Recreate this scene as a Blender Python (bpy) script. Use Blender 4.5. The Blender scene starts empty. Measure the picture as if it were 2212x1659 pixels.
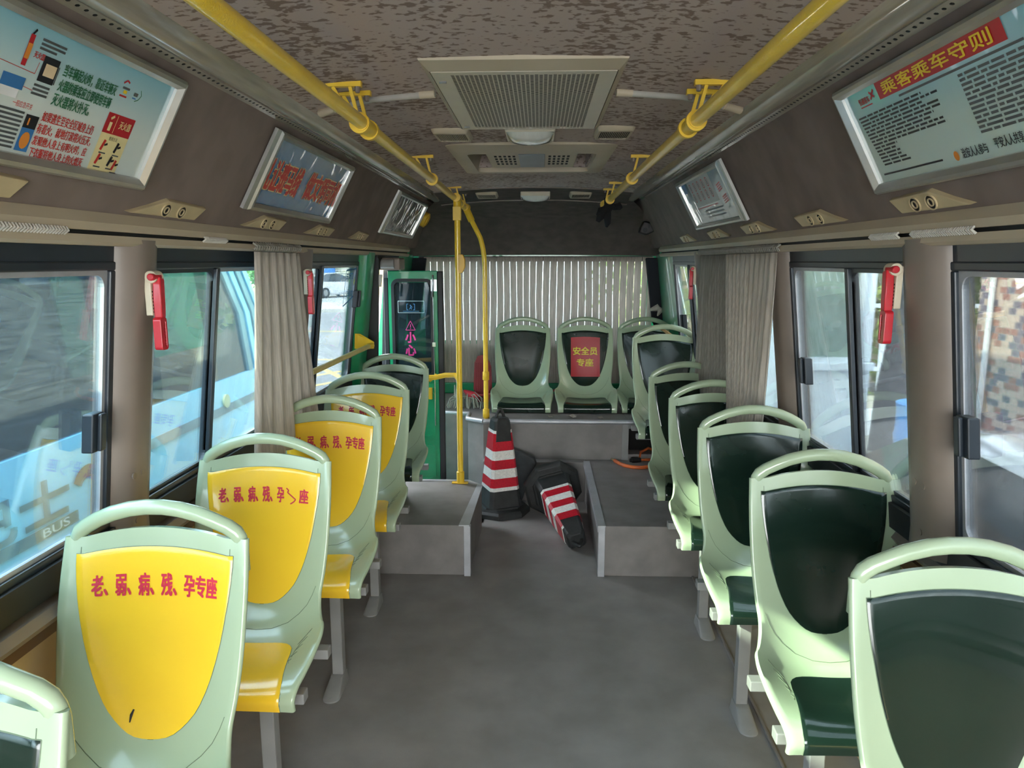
import bpy, bmesh, math, random
import numpy as np
from mathutils import Vector, Matrix
random.seed(7)
scn = bpy.context.scene
col = scn.collection

# ------------------------------------------------------------------ camera
F = 1550.0; H = 1.70
PITCH = 0.16895; YAW = 0.03812
fw = Vector((-math.sin(YAW)*math.cos(PITCH), math.cos(YAW)*math.cos(PITCH), -math.sin(PITCH)))
rt = Vector((math.cos(YAW), math.sin(YAW), 0)); upv = rt.cross(fw)
cam = bpy.data.cameras.new('camera'); cam.sensor_width = 36; cam.sensor_fit = 'HORIZONTAL'
cam.lens = 36*F/2212; cam.clip_start = .02; cam.clip_end = 500
camo = bpy.data.objects.new('camera', cam); col.objects.link(camo)
camo.matrix_world = Matrix(((rt.x, upv.x, -fw.x, 0), (rt.y, upv.y, -fw.y, 0), (rt.z, upv.z, -fw.z, H), (0, 0, 0, 1)))
scn.camera = camo

# ------------------------------------------------------------------ light
vs = scn.view_settings
vs.view_transform = 'Standard'; vs.look = 'None'; vs.gamma = 1; vs.use_curve_mapping = False
vs.exposure = 2.4
scn.cycles.max_bounces = 12; scn.cycles.diffuse_bounces = 6; scn.cycles.glossy_bounces = 4
scn.cycles.transparent_max_bounces = 24; scn.cycles.transmission_bounces = 6
scn.cycles.sample_clamp_indirect = 6; scn.cycles.caustics_reflective = False; scn.cycles.caustics_refractive = False
scn.cycles.use_denoising = True
SUNDIR = Vector((1, .45, -.55)).normalized()
w = bpy.data.worlds.new('world'); scn.world = w; w.use_nodes = True
nt = w.node_tree; bg = nt.nodes['Background']
tc = nt.nodes.new('ShaderNodeTexCoord'); sx = nt.nodes.new('ShaderNodeSeparateXYZ')
cr = nt.nodes.new('ShaderNodeValToRGB'); nt.links.new(tc.outputs['Generated'], sx.inputs[0])
nt.links.new(sx.outputs['Z'], cr.inputs[0]); nt.links.new(cr.outputs[0], bg.inputs[0])
cr.color_ramp.elements[0].position = 0; cr.color_ramp.elements[0].color = (1, .985, .96, 1)
cr.color_ramp.elements[1].position = .6; cr.color_ramp.elements[1].color = (.86, .92, 1, 1)
bg.inputs[1].default_value = 4.0
sun = bpy.data.lights.new('sun', 'SUN'); sun.energy = 5.2; sun.angle = .012; sun.color = (1, .88, .60)
so = bpy.data.objects.new('sun', sun); col.objects.link(so)
so.rotation_euler = SUNDIR.to_track_quat('-Z', 'Y').to_euler(); so.location = (-6, -4, 6)

# ------------------------------------------------------------------ materials
def lin(c):
    return tuple((x/255/12.92 if x/255 <= .04045 else ((x/255+.055)/1.055)**2.4) for x in c)
MATS = {}
def M(name, rgb, rough=.5, metal=0., var=.08, vs_=12., bump=0., bs=150., coat=0., spec=.5, rgb2=None, stretch=None, transl=0.):
    if name in MATS: return MATS[name]
    m = bpy.data.materials.new(name); m.use_nodes = True; t = m.node_tree; n = t.nodes; l = t.links
    p = n['Principled BSDF']; c = lin(rgb)
    co = n.new('ShaderNodeTexCoord'); mp = n.new('ShaderNodeMapping'); l.new(co.outputs['Object'], mp.inputs[0])
    if stretch: mp.inputs['Scale'].default_value = stretch
    nz = n.new('ShaderNodeTexNoise'); nz.inputs['Scale'].default_value = vs_; nz.inputs['Detail'].default_value = 5
    l.new(mp.outputs[0], nz.inputs[0])
    r = n.new('ShaderNodeValToRGB'); l.new(nz.outputs[0], r.inputs[0]); l.new(r.outputs[0], p.inputs['Base Color'])
    r.color_ramp.elements[0].position = .35; r.color_ramp.elements[1].position = .65
    a = lin(rgb2) if rgb2 else tuple(x*(1-var) for x in c)
    b = c if rgb2 else tuple(min(1, x*(1+var)) for x in c)
    r.color_ramp.elements[0].color = (*a, 1); r.color_ramp.elements[1].color = (*b, 1)
    p.inputs['Roughness'].default_value = rough; p.inputs['Metallic'].default_value = metal
    p.inputs['Coat Weight'].default_value = coat; p.inputs['Coat Roughness'].default_value = .05
    p.inputs['Specular IOR Level'].default_value = spec
    if bump:
        n2 = n.new('ShaderNodeTexNoise'); n2.inputs['Scale'].default_value = bs; n2.inputs['Detail'].default_value = 3
        l.new(mp.outputs[0], n2.inputs[0])
        bp = n.new('ShaderNodeBump'); bp.inputs['Strength'].default_value = bump; bp.inputs['Distance'].default_value = .002
        l.new(n2.outputs[0], bp.inputs['Height']); l.new(bp.outputs[0], p.inputs['Normal'])
    MATS[name] = m; return m

def felt(name, base, dark, spots=True, scale=1.):
    m = bpy.data.materials.new(name); m.use_nodes = True; t = m.node_tree; n = t.nodes; l = t.links
    p = n['Principled BSDF']; p.inputs['Roughness'].default_value = .95; p.inputs['Specular IOR Level'].default_value = .15
    co = n.new('ShaderNodeTexCoord'); mp = n.new('ShaderNodeMapping'); l.new(co.outputs['Object'], mp.inputs[0])
    mp.inputs['Scale'].default_value = (.8, 1.1, 1)
    a = n.new('ShaderNodeTexNoise'); a.inputs['Scale'].default_value = 50*scale; a.inputs['Detail'].default_value = 2.5; a.inputs['Roughness'].default_value = .5; a.inputs['Distortion'].default_value = 0
    b = n.new('ShaderNodeTexNoise'); b.inputs['Scale'].default_value = 3.2*scale; b.inputs['Detail'].default_value = 4
    l.new(mp.outputs[0], a.inputs[0]); l.new(co.outputs['Object'], b.inputs[0])
    ad = n.new('ShaderNodeMath'); ad.operation = 'MULTIPLY_ADD'; ad.inputs[1].default_value = .55
    l.new(b.outputs[0], ad.inputs[0]); l.new(a.outputs[0], ad.inputs[2])
    r = n.new('ShaderNodeValToRGB'); l.new(ad.outputs[0], r.inputs[0])
    if spots: r.color_ramp.elements[0].position = .82; r.color_ramp.elements[1].position = .875
    else: r.color_ramp.elements[0].position = .62; r.color_ramp.elements[1].position = .98
    r.color_ramp.elements[0].color = (*lin(base), 1); r.color_ramp.elements[1].color = (*lin(dark), 1)
    l.new(r.outputs[0], p.inputs['Base Color'])
    c = n.new('ShaderNodeTexNoise'); c.inputs['Scale'].default_value = 600; l.new(co.outputs['Object'], c.inputs[0])
    bp = n.new('ShaderNodeBump'); bp.inputs['Strength'].default_value = .25; bp.inputs['Distance'].default_value = .001
    l.new(c.outputs[0], bp.inputs['Height']); l.new(bp.outputs[0], p.inputs['Normal'])
    return m

def glass(name, tint, dust=.1, gloss=.5, streak=(1, .6, 14), dustcol=(190, 205, 215), rough=.0):
    m = bpy.data.materials.new(name); m.use_nodes = True; t = m.node_tree; n = t.nodes; l = t.links
    n.remove(n['Principled BSDF']); out = n['Material Output']
    tr = n.new('ShaderNodeBsdfTransparent'); tr.inputs[0].default_value = (*tint, 1)
    gl = n.new('ShaderNodeBsdfGlossy'); gl.inputs['Roughness'].default_value = rough; gl.inputs[0].default_value = (1, 1, 1, 1)
    fr = n.new('ShaderNodeFresnel'); fr.inputs[0].default_value = 1.5
    mu = n.new('ShaderNodeMath'); mu.operation = 'MULTIPLY'; mu.inputs[1].default_value = gloss; l.new(fr.outputs[0], mu.inputs[0])
    mx = n.new('ShaderNodeMixShader'); l.new(mu.outputs[0], mx.inputs[0]); l.new(tr.outputs[0], mx.inputs[1]); l.new(gl.outputs[0], mx.inputs[2])
    df = n.new('ShaderNodeBsdfDiffuse'); df.inputs[0].default_value = (*lin(dustcol), 1)
    tl = n.new('ShaderNodeBsdfTranslucent'); tl.inputs[0].default_value = (*lin(dustcol), 1)
    dt = n.new('ShaderNodeMixShader'); dt.inputs[0].default_value = .6; l.new(df.outputs[0], dt.inputs[1]); l.new(tl.outputs[0], dt.inputs[2])
    co = n.new('ShaderNodeTexCoord'); mp = n.new('ShaderNodeMapping'); mp.inputs['Scale'].default_value = streak; l.new(co.outputs['Object'], mp.inputs[0])
    nz = n.new('ShaderNodeTexNoise'); nz.inputs['Scale'].default_value = 9; nz.inputs['Detail'].default_value = 8; nz.inputs['Roughness'].default_value = .75; l.new(mp.outputs[0], nz.inputs[0])
    m2 = n.new('ShaderNodeMapRange'); m2.inputs[1].default_value = .3; m2.inputs[2].default_value = .8; m2.inputs[3].default_value = dust*.3; m2.inputs[4].default_value = dust*2
    l.new(nz.outputs[0], m2.inputs[0])
    m3 = n.new('ShaderNodeMixShader'); l.new(m2.outputs[0], m3.inputs[0]); l.new(mx.outputs[0], m3.inputs[1]); l.new(dt.outputs[0], m3.inputs[2])
    l.new(m3.outputs[0], out.inputs[0]); return m

def cloth(name, rgb, trans=.4, stripes=None):
    m = bpy.data.materials.new(name); m.use_nodes = True; t = m.node_tree; n = t.nodes; l = t.links
    n.remove(n['Principled BSDF']); out = n['Material Output']
    df = n.new('ShaderNodeBsdfDiffuse'); tl = n.new('ShaderNodeBsdfTranslucent')
    co = n.new('ShaderNodeTexCoord'); mp = n.new('ShaderNodeMapping'); mp.inputs['Scale'].default_value = (60, 60, 3); l.new(co.outputs['Object'], mp.inputs[0])
    nz = n.new('ShaderNodeTexNoise'); nz.inputs['Scale'].default_value = 3; nz.inputs['Detail'].default_value = 6; l.new(mp.outputs[0], nz.inputs[0])
    r = n.new('ShaderNodeValToRGB'); l.new(nz.outputs[0], r.inputs[0]); c = lin(rgb)
    r.color_ramp.elements[0].color = (*[x*.78 for x in c], 1); r.color_ramp.elements[1].color = (*[min(1, x*1.15) for x in c], 1)
    r.color_ramp.elements[0].position = .3; r.color_ramp.elements[1].position = .7
    l.new(r.outputs[0], df.inputs[0]); l.new(r.outputs[0], tl.inputs[0])
    mx = n.new('ShaderNodeMixShader'); mx.inputs[0].default_value = trans; l.new(df.outputs[0], mx.inputs[1]); l.new(tl.outputs[0], mx.inputs[2])
    l.new(mx.outputs[0], out.inputs[0]); return m

felt_ceil = felt('stained_ceiling_felt', (184, 167, 158), (134, 116, 106))
felt_side = felt('brown_side_felt', (136, 122, 114), (122, 109, 101), spots=False, scale=.14)
felt_rear = felt('dark_rear_felt', (136, 126, 120), (120, 112, 106), spots=False, scale=.3)
m_floor = M('grey_vinyl_floor', (146, 143, 140), .5, rgb2=(130, 127, 124), vs_=5, bump=.3, bs=260)
m_riser = M('grey_vinyl_riser', (132, 127, 124), .55, rgb2=(116, 112, 109), vs_=7, bump=.3, bs=300)
m_alu = M('aluminium_trim', (176, 178, 182), .4, .35, bump=.3, bs=400)
m_alu2 = M('poster_frame_aluminium', (205, 205, 200), .32, .85, var=.05)
m_cream = M('cream_plastic', (186, 172, 148), .5, var=.06, vs_=4)
m_creamlt = M('pale_cream_plastic', (214, 204, 180), .4, var=.04)
m_taupe = M('taupe_pillar_plastic', (124, 112, 102), .42, var=.1, vs_=5)
m_rub = M('black_rubber_seal', (26, 29, 32), .55)
m_navy = M('dark_window_frame', (38, 46, 54), .35)
m_wall = M('beige_wall_panel', (178, 152, 112), .6, var=.1, vs_=6)
m_duct = M('grey_duct_plastic', (158, 150, 136), .22, var=.12, vs_=10, stretch=(6, .5, 6), coat=.6)
m_hole = M('dark_hole', (14, 13, 12), .9)
m_yellow = M('yellow_rail_coating', (246, 206, 60), .3, var=.05, bump=.5, bs=230, coat=.5)
m_yel2 = M('yellow_bracket_paint', (232, 192, 48), .4, var=.05)
m_green = M('green_door_paint', (20, 150, 100), .3, var=.08, coat=.5)
m_shell = M('pale_green_seat_plastic', (170, 188, 158), .22, var=.04, vs_=3, coat=.4)
m_seam = M('seam_dark_green', (104, 118, 96), .6)  # darker green of the moulded seam lines
m_yin = M('yellow_seat_plastic', (255, 206, 52), .26, var=.03, vs_=4, coat=.4)
m_gin = M('dark_green_seat_plastic', (25, 42, 35), .16, var=.1, vs_=6, coat=.25)
m_steel = M('grey_painted_steel', (140, 140, 138), .45, var=.06)
m_redtxt = M('red_lettering', (208, 48, 72), .5)
m_black = M('black_plastic', (22, 22, 24), .5)
m_blackrub = M('black_cone_rubber', (40, 42, 42), .55, var=.25, vs_=20, bump=.4, bs=90)
m_red = M('red_hammer_plastic', (200, 34, 48), .3, var=.06, coat=.3)
m_white = M('white_paint', (235, 236, 236), .4, var=.03)
m_chrome = M('chrome_metal', (220, 220, 220), .15, 1.)
m_glass = glass('window_glass', (.52, .58, .60), dust=.02, gloss=.8)
m_clear = glass('windscreen_glass', (.96, .98, .98), dust=.0, gloss=.8)
m_glassR = glass('dimmed_window_glass', (.40, .44, .46), dust=.02, gloss=.7)  # same glass as the other sides, darkened to hold back light on the right
m_glassD = glass('dusty_window_glass', (.66, .77, .81), dust=.02, gloss=.55, streak=(1, 1.2, 22))  # same glass in a lighter tint, to brighten the view on the left
m_film = M('clear_film', (190, 195, 198), .12)

# ------------------------------------------------------------------ mesh helpers
def newbm(): return bmesh.new()
def obj(name, bm, mats, parent=None, smooth=None, bevel=0, seg=2):
    me = bpy.data.meshes.new(name)
    bmesh.ops.recalc_face_normals(bm, faces=bm.faces)
    bm.to_mesh(me); bm.free()
    if not isinstance(mats, (list, tuple)): mats = [mats]
    for m in mats: me.materials.append(m)
    o = bpy.data.objects.new(name, me); col.objects.link(o)
    if parent: o.parent = parent
    if smooth is not None:
        me.polygons.foreach_set('use_smooth', [True]*len(me.polygons))
        if smooth < 180:
            try: me.set_sharp_from_angle(angle=math.radians(smooth))
            except Exception: pass
    if bevel:
        b = o.modifiers.new('bevel', 'BEVEL'); b.width = bevel; b.segments = seg; b.limit_method = 'ANGLE'; b.angle_limit = .6
    return o
def tag(o, label, cat, group=None):
    o['label'] = label; o['category'] = cat
    if group: o['group'] = group
    return o
def struct(o): o['kind'] = 'structure'; return o
def thing(name, label, cat, loc=(0, 0, 0), group=None, rot=(0, 0, 0)):
    o = bpy.data.objects.new(name, None); col.objects.link(o); o.location = loc; o.rotation_euler = rot
    o.empty_display_size = .1
    return tag(o, label, cat, group)
def copy_tree(o, parent=None):
    c = o.copy(); col.objects.link(c)
    if parent: c.parent = parent
    for ch in list(o.children): copy_tree(ch, c)
    return c
def hexa(bm, p, mi=0):   # 8 points: bottom 4, top 4
    v = [bm.verts.new(q) for q in p]
    for f in ((0, 1, 2, 3), (7, 6, 5, 4), (0, 4, 5, 1), (1, 5, 6, 2), (2, 6, 7, 3), (3, 7, 4, 0)):
        bm.faces.new([v[i] for i in f]).material_index = mi
def box(bm, x0, x1, y0, y1, z0, z1, mi=0):
    hexa(bm, [(x0, y0, z0), (x1, y0, z0), (x1, y1, z0), (x0, y1, z0), (x0, y0, z1), (x1, y0, z1), (x1, y1, z1), (x0, y1, z1)], mi)
def prismY(bm, poly, y0, y1, mi=0):
    a = [bm.verts.new((x, y0, z)) for x, z in poly]; b = [bm.verts.new((x, y1, z)) for x, z in poly]
    n = len(poly)
    for i in range(n):
        bm.faces.new([a[i], a[(i+1) % n], b[(i+1) % n], b[i]]).material_index = mi
    bm.faces.new(a).material_index = mi; bm.faces.new(b[::-1]).material_index = mi
def prism(bm, pts, off, mi=0):   # polygon pts (3d) extruded by vector
    off = Vector(off); a = [bm.verts.new(p) for p in pts]; b = [bm.verts.new(Vector(p)+off) for p in pts]; n = len(pts)
    for i in range(n):
        bm.faces.new([a[i], a[(i+1) % n], b[(i+1) % n], b[i]]).material_index = mi
    bm.faces.new(a).material_index = mi; bm.faces.new(b[::-1]).material_index = mi
def tube(bm, pts, r, n=12, mi=0, caps=True, sq=None):
    pts = [Vector(p) for p in pts]; rs = r if isinstance(r, (list, tuple)) else [r]*len(pts)
    rings = []; ref = None
    for i, p in enumerate(pts):
        t = (pts[min(i+1, len(pts)-1)]-pts[max(i-1, 0)]).normalized()
        if ref is None:
            ref = Vector((0, 0, 1)) if abs(t.z) < .9 else Vector((0, 1, 0))
        a = (ref - t*ref.dot(t)).normalized(); b = t.cross(a); ref = a
        ring = []
        for k in range(n):
            th = 2*math.pi*(k+(.5 if n == 4 else 0))/n; c, s = math.cos(th), math.sin(th)
            rr = rs[i]
            if sq: ra, rb = rr*sq[0], rr*sq[1]
            else: ra = rb = rr
            ring.append(bm.verts.new(p+a*c*ra+b*s*rb))
        rings.append(ring)
    for i in range(len(rings)-1):
        for k in range(n):
            f = bm.faces.new([rings[i][k], rings[i][(k+1) % n], rings[i+1][(k+1) % n], rings[i+1][k]]); f.material_index = mi
    if caps:
        bm.faces.new(rings[0][::-1]).material_index = mi; bm.faces.new(rings[-1]).material_index = mi
def disc(bm, c, ax, r, h, n=20, mi=0):
    c = Vector(c); ax = Vector(ax).normalized(); tube(bm, [c, c+ax*h], r, n, mi)
def lathe(bm, prof, n=24, c=(0, 0, 0), mi=0):
    rings = []
    for r, z in prof:
        rings.append([bm.verts.new((c[0]+r*math.cos(2*math.pi*k/n), c[1]+r*math.sin(2*math.pi*k/n), c[2]+z)) for k in range(n)])
    for i in range(len(rings)-1):
        for k in range(n):
            bm.faces.new([rings[i][k], rings[i][(k+1) % n], rings[i+1][(k+1) % n], rings[i+1][k]]).material_index = mi
    if prof[0][0] > 1e-6: bm.faces.new(rings[0][::-1]).material_index = mi
    if prof[-1][0] > 1e-6: bm.faces.new(rings[-1]).material_index = mi
def bez(p0, p1, p2, n=8):
    p0, p1, p2 = map(Vector, (p0, p1, p2))
    return [p0*(1-t)**2+p1*2*t*(1-t)+p2*t*t for t in [i/n for i in range(n+1)]]
def roundrect(x0, x1, y0, y1, r, n=5):
    P = []
    for cx, cy, a in ((x1-r, y1-r, 0), (x0+r, y1-r, 90), (x0+r, y0+r, 180), (x1-r, y0+r, 270)):
        for i in range(n+1):
            t = math.radians(a+90*i/n); P.append((cx+r*math.cos(t), cy+r*math.sin(t)))
    return P
def ring_plate(bm, outer, inner, fn, d0, d1, mi=0):
    """frame between two loops of the same length; fn(a, b, d) gives the 3d point"""
    n = len(outer)
    V = [[bm.verts.new(fn(a, b, d)) for a, b in L] for L in (outer, inner) for d in (d0, d1)]
    o0, o1, i0, i1 = V
    for k in range(n):
        j = (k+1) % n
        for q in ((o0[k], o0[j], o1[j], o1[k]), (i0[k], i1[k], i1[j], i0[j]), (o0[k], i0[k], i0[j], o0[j]), (o1[k], o1[j], i1[j], i1[k])):
            bm.faces.new(q).material_index = mi
_tx = {}
def text_data(s, bold=.02):
    k = (s, bold)
    if k in _tx: return _tx[k]
    c = bpy.data.curves.new('t', 'FONT'); c.body = s; c.size = 1; c.resolution_u = 3
    o = bpy.data.objects.new('t', c); col.objects.link(o)
    dg = bpy.context.evaluated_depsgraph_get(); e = o.evaluated_get(dg); me = e.to_mesh()
    V = [(v.co.x, v.co.y) for v in me.vertices]; Fc = [tuple(p.vertices) for p in me.polygons]; e.to_mesh_clear()
    bpy.data.objects.remove(o); bpy.data.curves.remove(c)
    xs = [v[0] for v in V]; ys = [v[1] for v in V]; x0, x1, y0, y1 = min(xs), max(xs), min(ys), max(ys)
    _tx[k] = ([((x-x0)/(x1-x0), (y-y0)/(y1-y0)) for x, y in V], Fc, (x1-x0)/(y1-y0)); return _tx[k]
def put_text(bm, s, x0, x1, y0, y1, fn, mi=0, bold=.02, sub=0):
    V, Fc, _ = text_data(s, 0)
    e = abs(y1-y0)*bold*.75; xm, ym = (x0+x1)/2, (y0+y1)/2
    c0 = Vector(fn(xm, ym)); nrm = (Vector(fn(xm+.01, ym))-c0).cross(Vector(fn(xm, ym+.01))-c0).normalized(); lay = 0
    if x1 < x0: nrm = -nrm
    for dx, dy in (((-e, -e), (e, -e), (e, e), (-e, e), (0, 0)) if bold > .005 else ((0, 0),)):
        vs = [bm.verts.new(Vector(fn(x0+(x1-x0)*a+dx, y0+(y1-y0)*b+dy))+nrm*lay) for a, b in V]; lay += .00012
        for f in Fc:
            try: bm.faces.new([vs[i] for i in f]).material_index = mi
            except ValueError: pass
def quad(bm, x0, x1, y0, y1, fn, mi=0):
    bm.faces.new([bm.verts.new(fn(a, b)) for a, b in ((x0, y0), (x1, y0), (x1, y1), (x0, y1))]).material_index = mi
def line2d(bm, pts, wd, fn, mi=0):
    for (a, b), (c, d) in zip(pts[:-1], pts[1:]):
        L = math.hypot(c-a, d-b) or 1; nx, ny = -(d-b)/L*wd/2, (c-a)/L*wd/2
        bm.faces.new([bm.verts.new(fn(*q)) for q in ((a+nx, b+ny), (a-nx, b-ny), (c-nx, d-ny), (c+nx, d+ny))]).material_index = mi

# ------------------------------------------------------------------ bus body
CX0 = -.05
def HW(z):
    if z <= .98: return 1.12
    return 1.12-(z-.98)/(1.74-.98)*.09
def WX(s, z): return CX0+s*HW(z)
def lbox(bm, s, y0, y1, z0, z1, d0, d1, mi=0):
    P = []
    for z in (z0, z1):
        for y, d in ((y0, d0), (y0, d1), (y1, d1), (y1, d0)): P.append((WX(s, z)+s*d, y, z))
    hexa(bm, P, mi)
YF, YB = -1.75, 6.15      # front end (behind the camera) and rear window plane
PZ, RZ = .287, .566

bm = newbm(); box(bm, -1.22, 1.12, YF, 4.97, -.06, 0)
struct(obj('floor', bm, m_floor))
# raised platforms
bm = newbm()
prism(bm, [(-1.22, 3.70, 0), (-.378, 3.70, 0), (-.362, 4.40, 0), (-.46, 4.50, 0), (-1.22, 4.50, 0)], (0, 0, PZ))
struct(obj('floor_platform_left', bm, [m_riser], bevel=.004))
bm = newbm(); box(bm, .335, 1.12, 3.72, 5.06, 0, PZ); box(bm, -.40, .335, 4.97, 5.06, -.06, PZ)
struct(obj('floor_platform_right', bm, [m_riser], bevel=.004))
bm = newbm()
RP = [(-1.22, 5.34, 0), (-.74, 5.34, 0), (-.52, 5.30, 0), (-.52, 5.13, 0), (-.40, 5.05, 0), (.64, 5.05, 0), (.64, 6.25, 0), (-1.22, 6.25, 0)]
prism(bm, RP, (0, 0, RZ)); box(bm, .64, .86, 5.20, 6.25, 0, RZ); box(bm, .64, .86, 5.05, 5.20, 0, .33); box(bm, .64, .86, 5.05, 5.20, .525, RZ)
box(bm, .86, 1.12, 5.05, 6.25, 0, RZ)
struct(obj('floor_platform_rear', bm, [m_riser], bevel=.003))
bm = newbm(); box(bm, -1.25, -.36, 4.50, 5.34, -.42, -.36); box(bm, -.46, -.36, 4.5, 5.06, -.36, 0); box(bm, -1.22, -.46, 4.47, 4.5, -.36, 0); box(bm, -1.22, -.40, 5.30, 5.34, -.36, .56)
struct(obj('floor_stairwell', bm, m_riser))
def trim(name, pts, prof, mat=None):
    b = newbm(); tube(b, pts, prof, 4); return struct(obj(name, b, mat or m_alu, bevel=.002))
trim('trim_1', [(-.385, 3.705, 0), (-.385, 3.705, PZ)], .026)
bm = newbm(); prism(bm, [(-.43, 3.69, PZ), (-.372, 3.69, PZ), (-.356, 4.405, PZ), (-.39, 4.43, PZ)], (0, 0, .006)); prism(bm, [(-.39, 4.43, PZ), (-.356, 4.405, PZ), (-.455, 4.51, PZ), (-.47, 4.49, PZ)], (0, 0, .006))
box(bm, -1.2, -.455, 4.485, 4.51, PZ, PZ+.006); struct(obj('trim_2', bm, m_alu))
bm = newbm(); box(bm, .327, .365, 3.705, 4.99, PZ, PZ+.006); box(bm, .322, .327, 3.705, 4.99, PZ-.03, PZ+.006); struct(obj('trim_3', bm, m_alu))
trim('trim_4', [(.345, 3.725, 0), (.345, 3.725, PZ)], .026)
bm = newbm()
edge = [(-.74, 5.33), (-.525, 5.295), (-.525, 5.13), (-.40, 5.045), (1.05, 5.045)]
for (a, b), (c, d) in zip(edge[:-1], edge[1:]): tube(bm, [(a, b, RZ), (c, d, RZ)], .017, 8)
struct(obj('trim_5', bm, m_alu, smooth=60))
bm = newbm(); box(bm, .645, .855, 5.175, 5.185, .332, .523); box(bm, .642, .65, 5.056, 5.18, .332, .523); struct(obj('hole_shade_lining', bm, m_hole))  # near-black lining paints the shade inside the riser opening
trim('trim_6', [(.82, YF, .004), (.845, 3.72, .004)], .008, m_riser)
bm = newbm(); box(bm, .60, .645, 5.04, 5.052, PZ, .56); box(bm, .64, .9, 5.04, 5.052, .52, .56); struct(obj('trim_7', bm, m_steel))

# side walls below the windows
DOOR0, DOOR1 = 4.60, 5.30
for s, nm in ((-1, 'left'), (1, 'right')):
    bm = newbm()
    segs = [(YF, 4.60), (5.30, 6.25)] if s < 0 else [(YF, 6.25)]
    for a, b in segs: prismY(bm, [(CX0+s*(1.12 if s < 0 else 1.165), -.4), (CX0+s*1.20, -.4), (CX0+s*1.20, .98), (CX0+s*1.12, .98), (CX0+s*(1.12 if s < 0 else 1.165), .82)], a, b)
    struct(obj('wall_'+nm, bm, m_wall))
    bm = newbm()
    a, b = (YF, 4.45) if s < 0 else (YF, 5.45)
    e_ = 0 if s < 0 else .038
    prismY(bm, [(CX0+s*1.165, .86), (CX0+s*(1.085+e_), .865), (CX0+s*(1.07+e_), .885), (CX0+s*(1.085+e_), .905), (CX0+s*1.165, .91)], a, b, 0)
    prismY(bm, [(CX0+s*1.125, .91), (CX0+s*1.105, .915), (CX0+s*1.105, .985), (CX0+s*1.125, .99)], a, b, 1)
    prismY(bm, [(CX0+s*1.125, .82), (CX0+s*1.112, .82), (CX0+s*1.112, .86), (CX0+s*1.125, .86)], a, b, 2)
    struct(obj('trim_sill_'+nm, bm, [m_taupe, m_rub, M('brown_strip', (96, 66, 46), .5)], smooth=40))
    # header above the windows, cream valance with curtain track slot
    bm = newbm(); h = lambda z, d=0: CX0+s*(HW(z)+d)
    prismY(bm, [(h(1.695), 1.695), (h(1.695, .06), 1.695), (h(1.76, .06), 1.76), (h(1.76), 1.76)], YF, 6.2)
    struct(obj('trim_header_'+nm, bm, m_navy))
    bm = newbm(); ye = 5.75
    prismY(bm, [(CX0+s*1.04, 1.738), (CX0+s*.995, 1.738), (CX0+s*.985, 1.745), (CX0+s*.985, 1.762), (CX0+s*1.04, 1.762)], YF, ye)
    prismY(bm, [(CX0+s*1.04, 1.762), (CX0+s*1.0, 1.762), (CX0+s*1.0, 1.772), (CX0+s*1.04, 1.772)], YF, ye, 1)
    prismY(bm, [(CX0+s*1.04, 1.772), (CX0+s*.985, 1.772), (CX0+s*.978, 1.79), (CX0+s*.99, 1.815), (CX0+s*1.04, 1.82)], YF, ye)
    struct(obj('trim_valance_'+nm, bm, [m_cream, m_rub], smooth=30))
    # felt coving
    bm = newbm()
    prismY(bm, [(CX0+s*.995, 1.81), (CX0+s*.972, 1.845), (CX0+s*.957, 1.88), (CX0+s*.822, 2.135), (CX0+s*.80, 2.154), (CX0+s*.79, 2.19), (CX0+s*.83, 2.24), (CX0+s*1.06, 2.24), (CX0+s*1.06, 1.8)], YF, 6.12)
    struct(obj('wall_coving_'+nm, bm, felt_side, smooth=30))
    # lighting duct with perforations
    bm = newbm()
    pr = [(.80, 2.19), (.80, 2.150), (.757, 2.160)]
    for i in range(9):
        t = math.pi*i/8; pr.append((.722+.034*math.cos(t), 2.158-.026*math.sin(t)+.006*(i/8)))
    pr += [(.64, 2.21), (.78, 2.23)]
    prismY(bm, [(CX0+s*a, b) for a, b in pr], YF, 5.45)
    d = obj('ceiling_duct', bm, m_duct, smooth=35)
    tag(d, 'long glossy grey air duct along the %s edge of the ceiling' % nm, 'air duct')
    bm = newbm(); y = .6
    while y < 5.3:
        c = Vector((CX0+s*.783, y, 2.1542)); disc(bm, c, (-s*.22, 0, -.97), .0042, .0012, 6); y += .026
    obj('vent_holes', bm, m_hole, parent=d)
# ceiling
bm = newbm()
xs = [-.70, -.5, -.25, 0, .25, .5, .70]
def cz(x): return 2.205-.035*(x/.7)**2
lo = [(CX0+x, cz(x)) for x in xs]
prismY(bm, lo+[(CX0+.85, 2.26), (CX0-.85, 2.26)], YF, 3.40); prismY(bm, lo+[(CX0+.85, 2.26), (CX0-.85, 2.26)], 3.985, 5.07)
for s in (-1, 1):
    xs2 = [.29, .4, .5, .7]; prismY(bm, [(CX0+s*x, cz(x)) for x in xs2]+[(CX0+s*.85, 2.26), (CX0+s*.29, 2.26)], 3.40, 3.985)
struct(obj('ceiling', bm, felt_ceil, smooth=30))
bm = newbm()   # rear part: lowers gently, then slopes down to the rear window
def sect(y, dz, hw):
    return [bm.verts.new((CX0+x*hw/.7, y, cz(x)+dz)) for x in xs]
r = [sect(5.07, 0, .72), sect(5.5, -.03, .74), sect(5.62, -.06, .80)]
mid = [bm.verts.new((CX0+x*.93/.7, 5.95, 2.03+.012*(1-(x/.7)**2))) for x in xs]; r.append(mid)
bot = [bm.verts.new((CX0+x*1.06/.7, 6.13, 1.745+.012*(1-(x/.7)**2))) for x in xs]
for a, b in zip(r+[], r[1:]+[bot]):
    for i in range(6):
        f = bm.faces.new([a[i], a[i+1], b[i+1], b[i]]); f.material_index = 0 if b is not bot else 1
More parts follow.
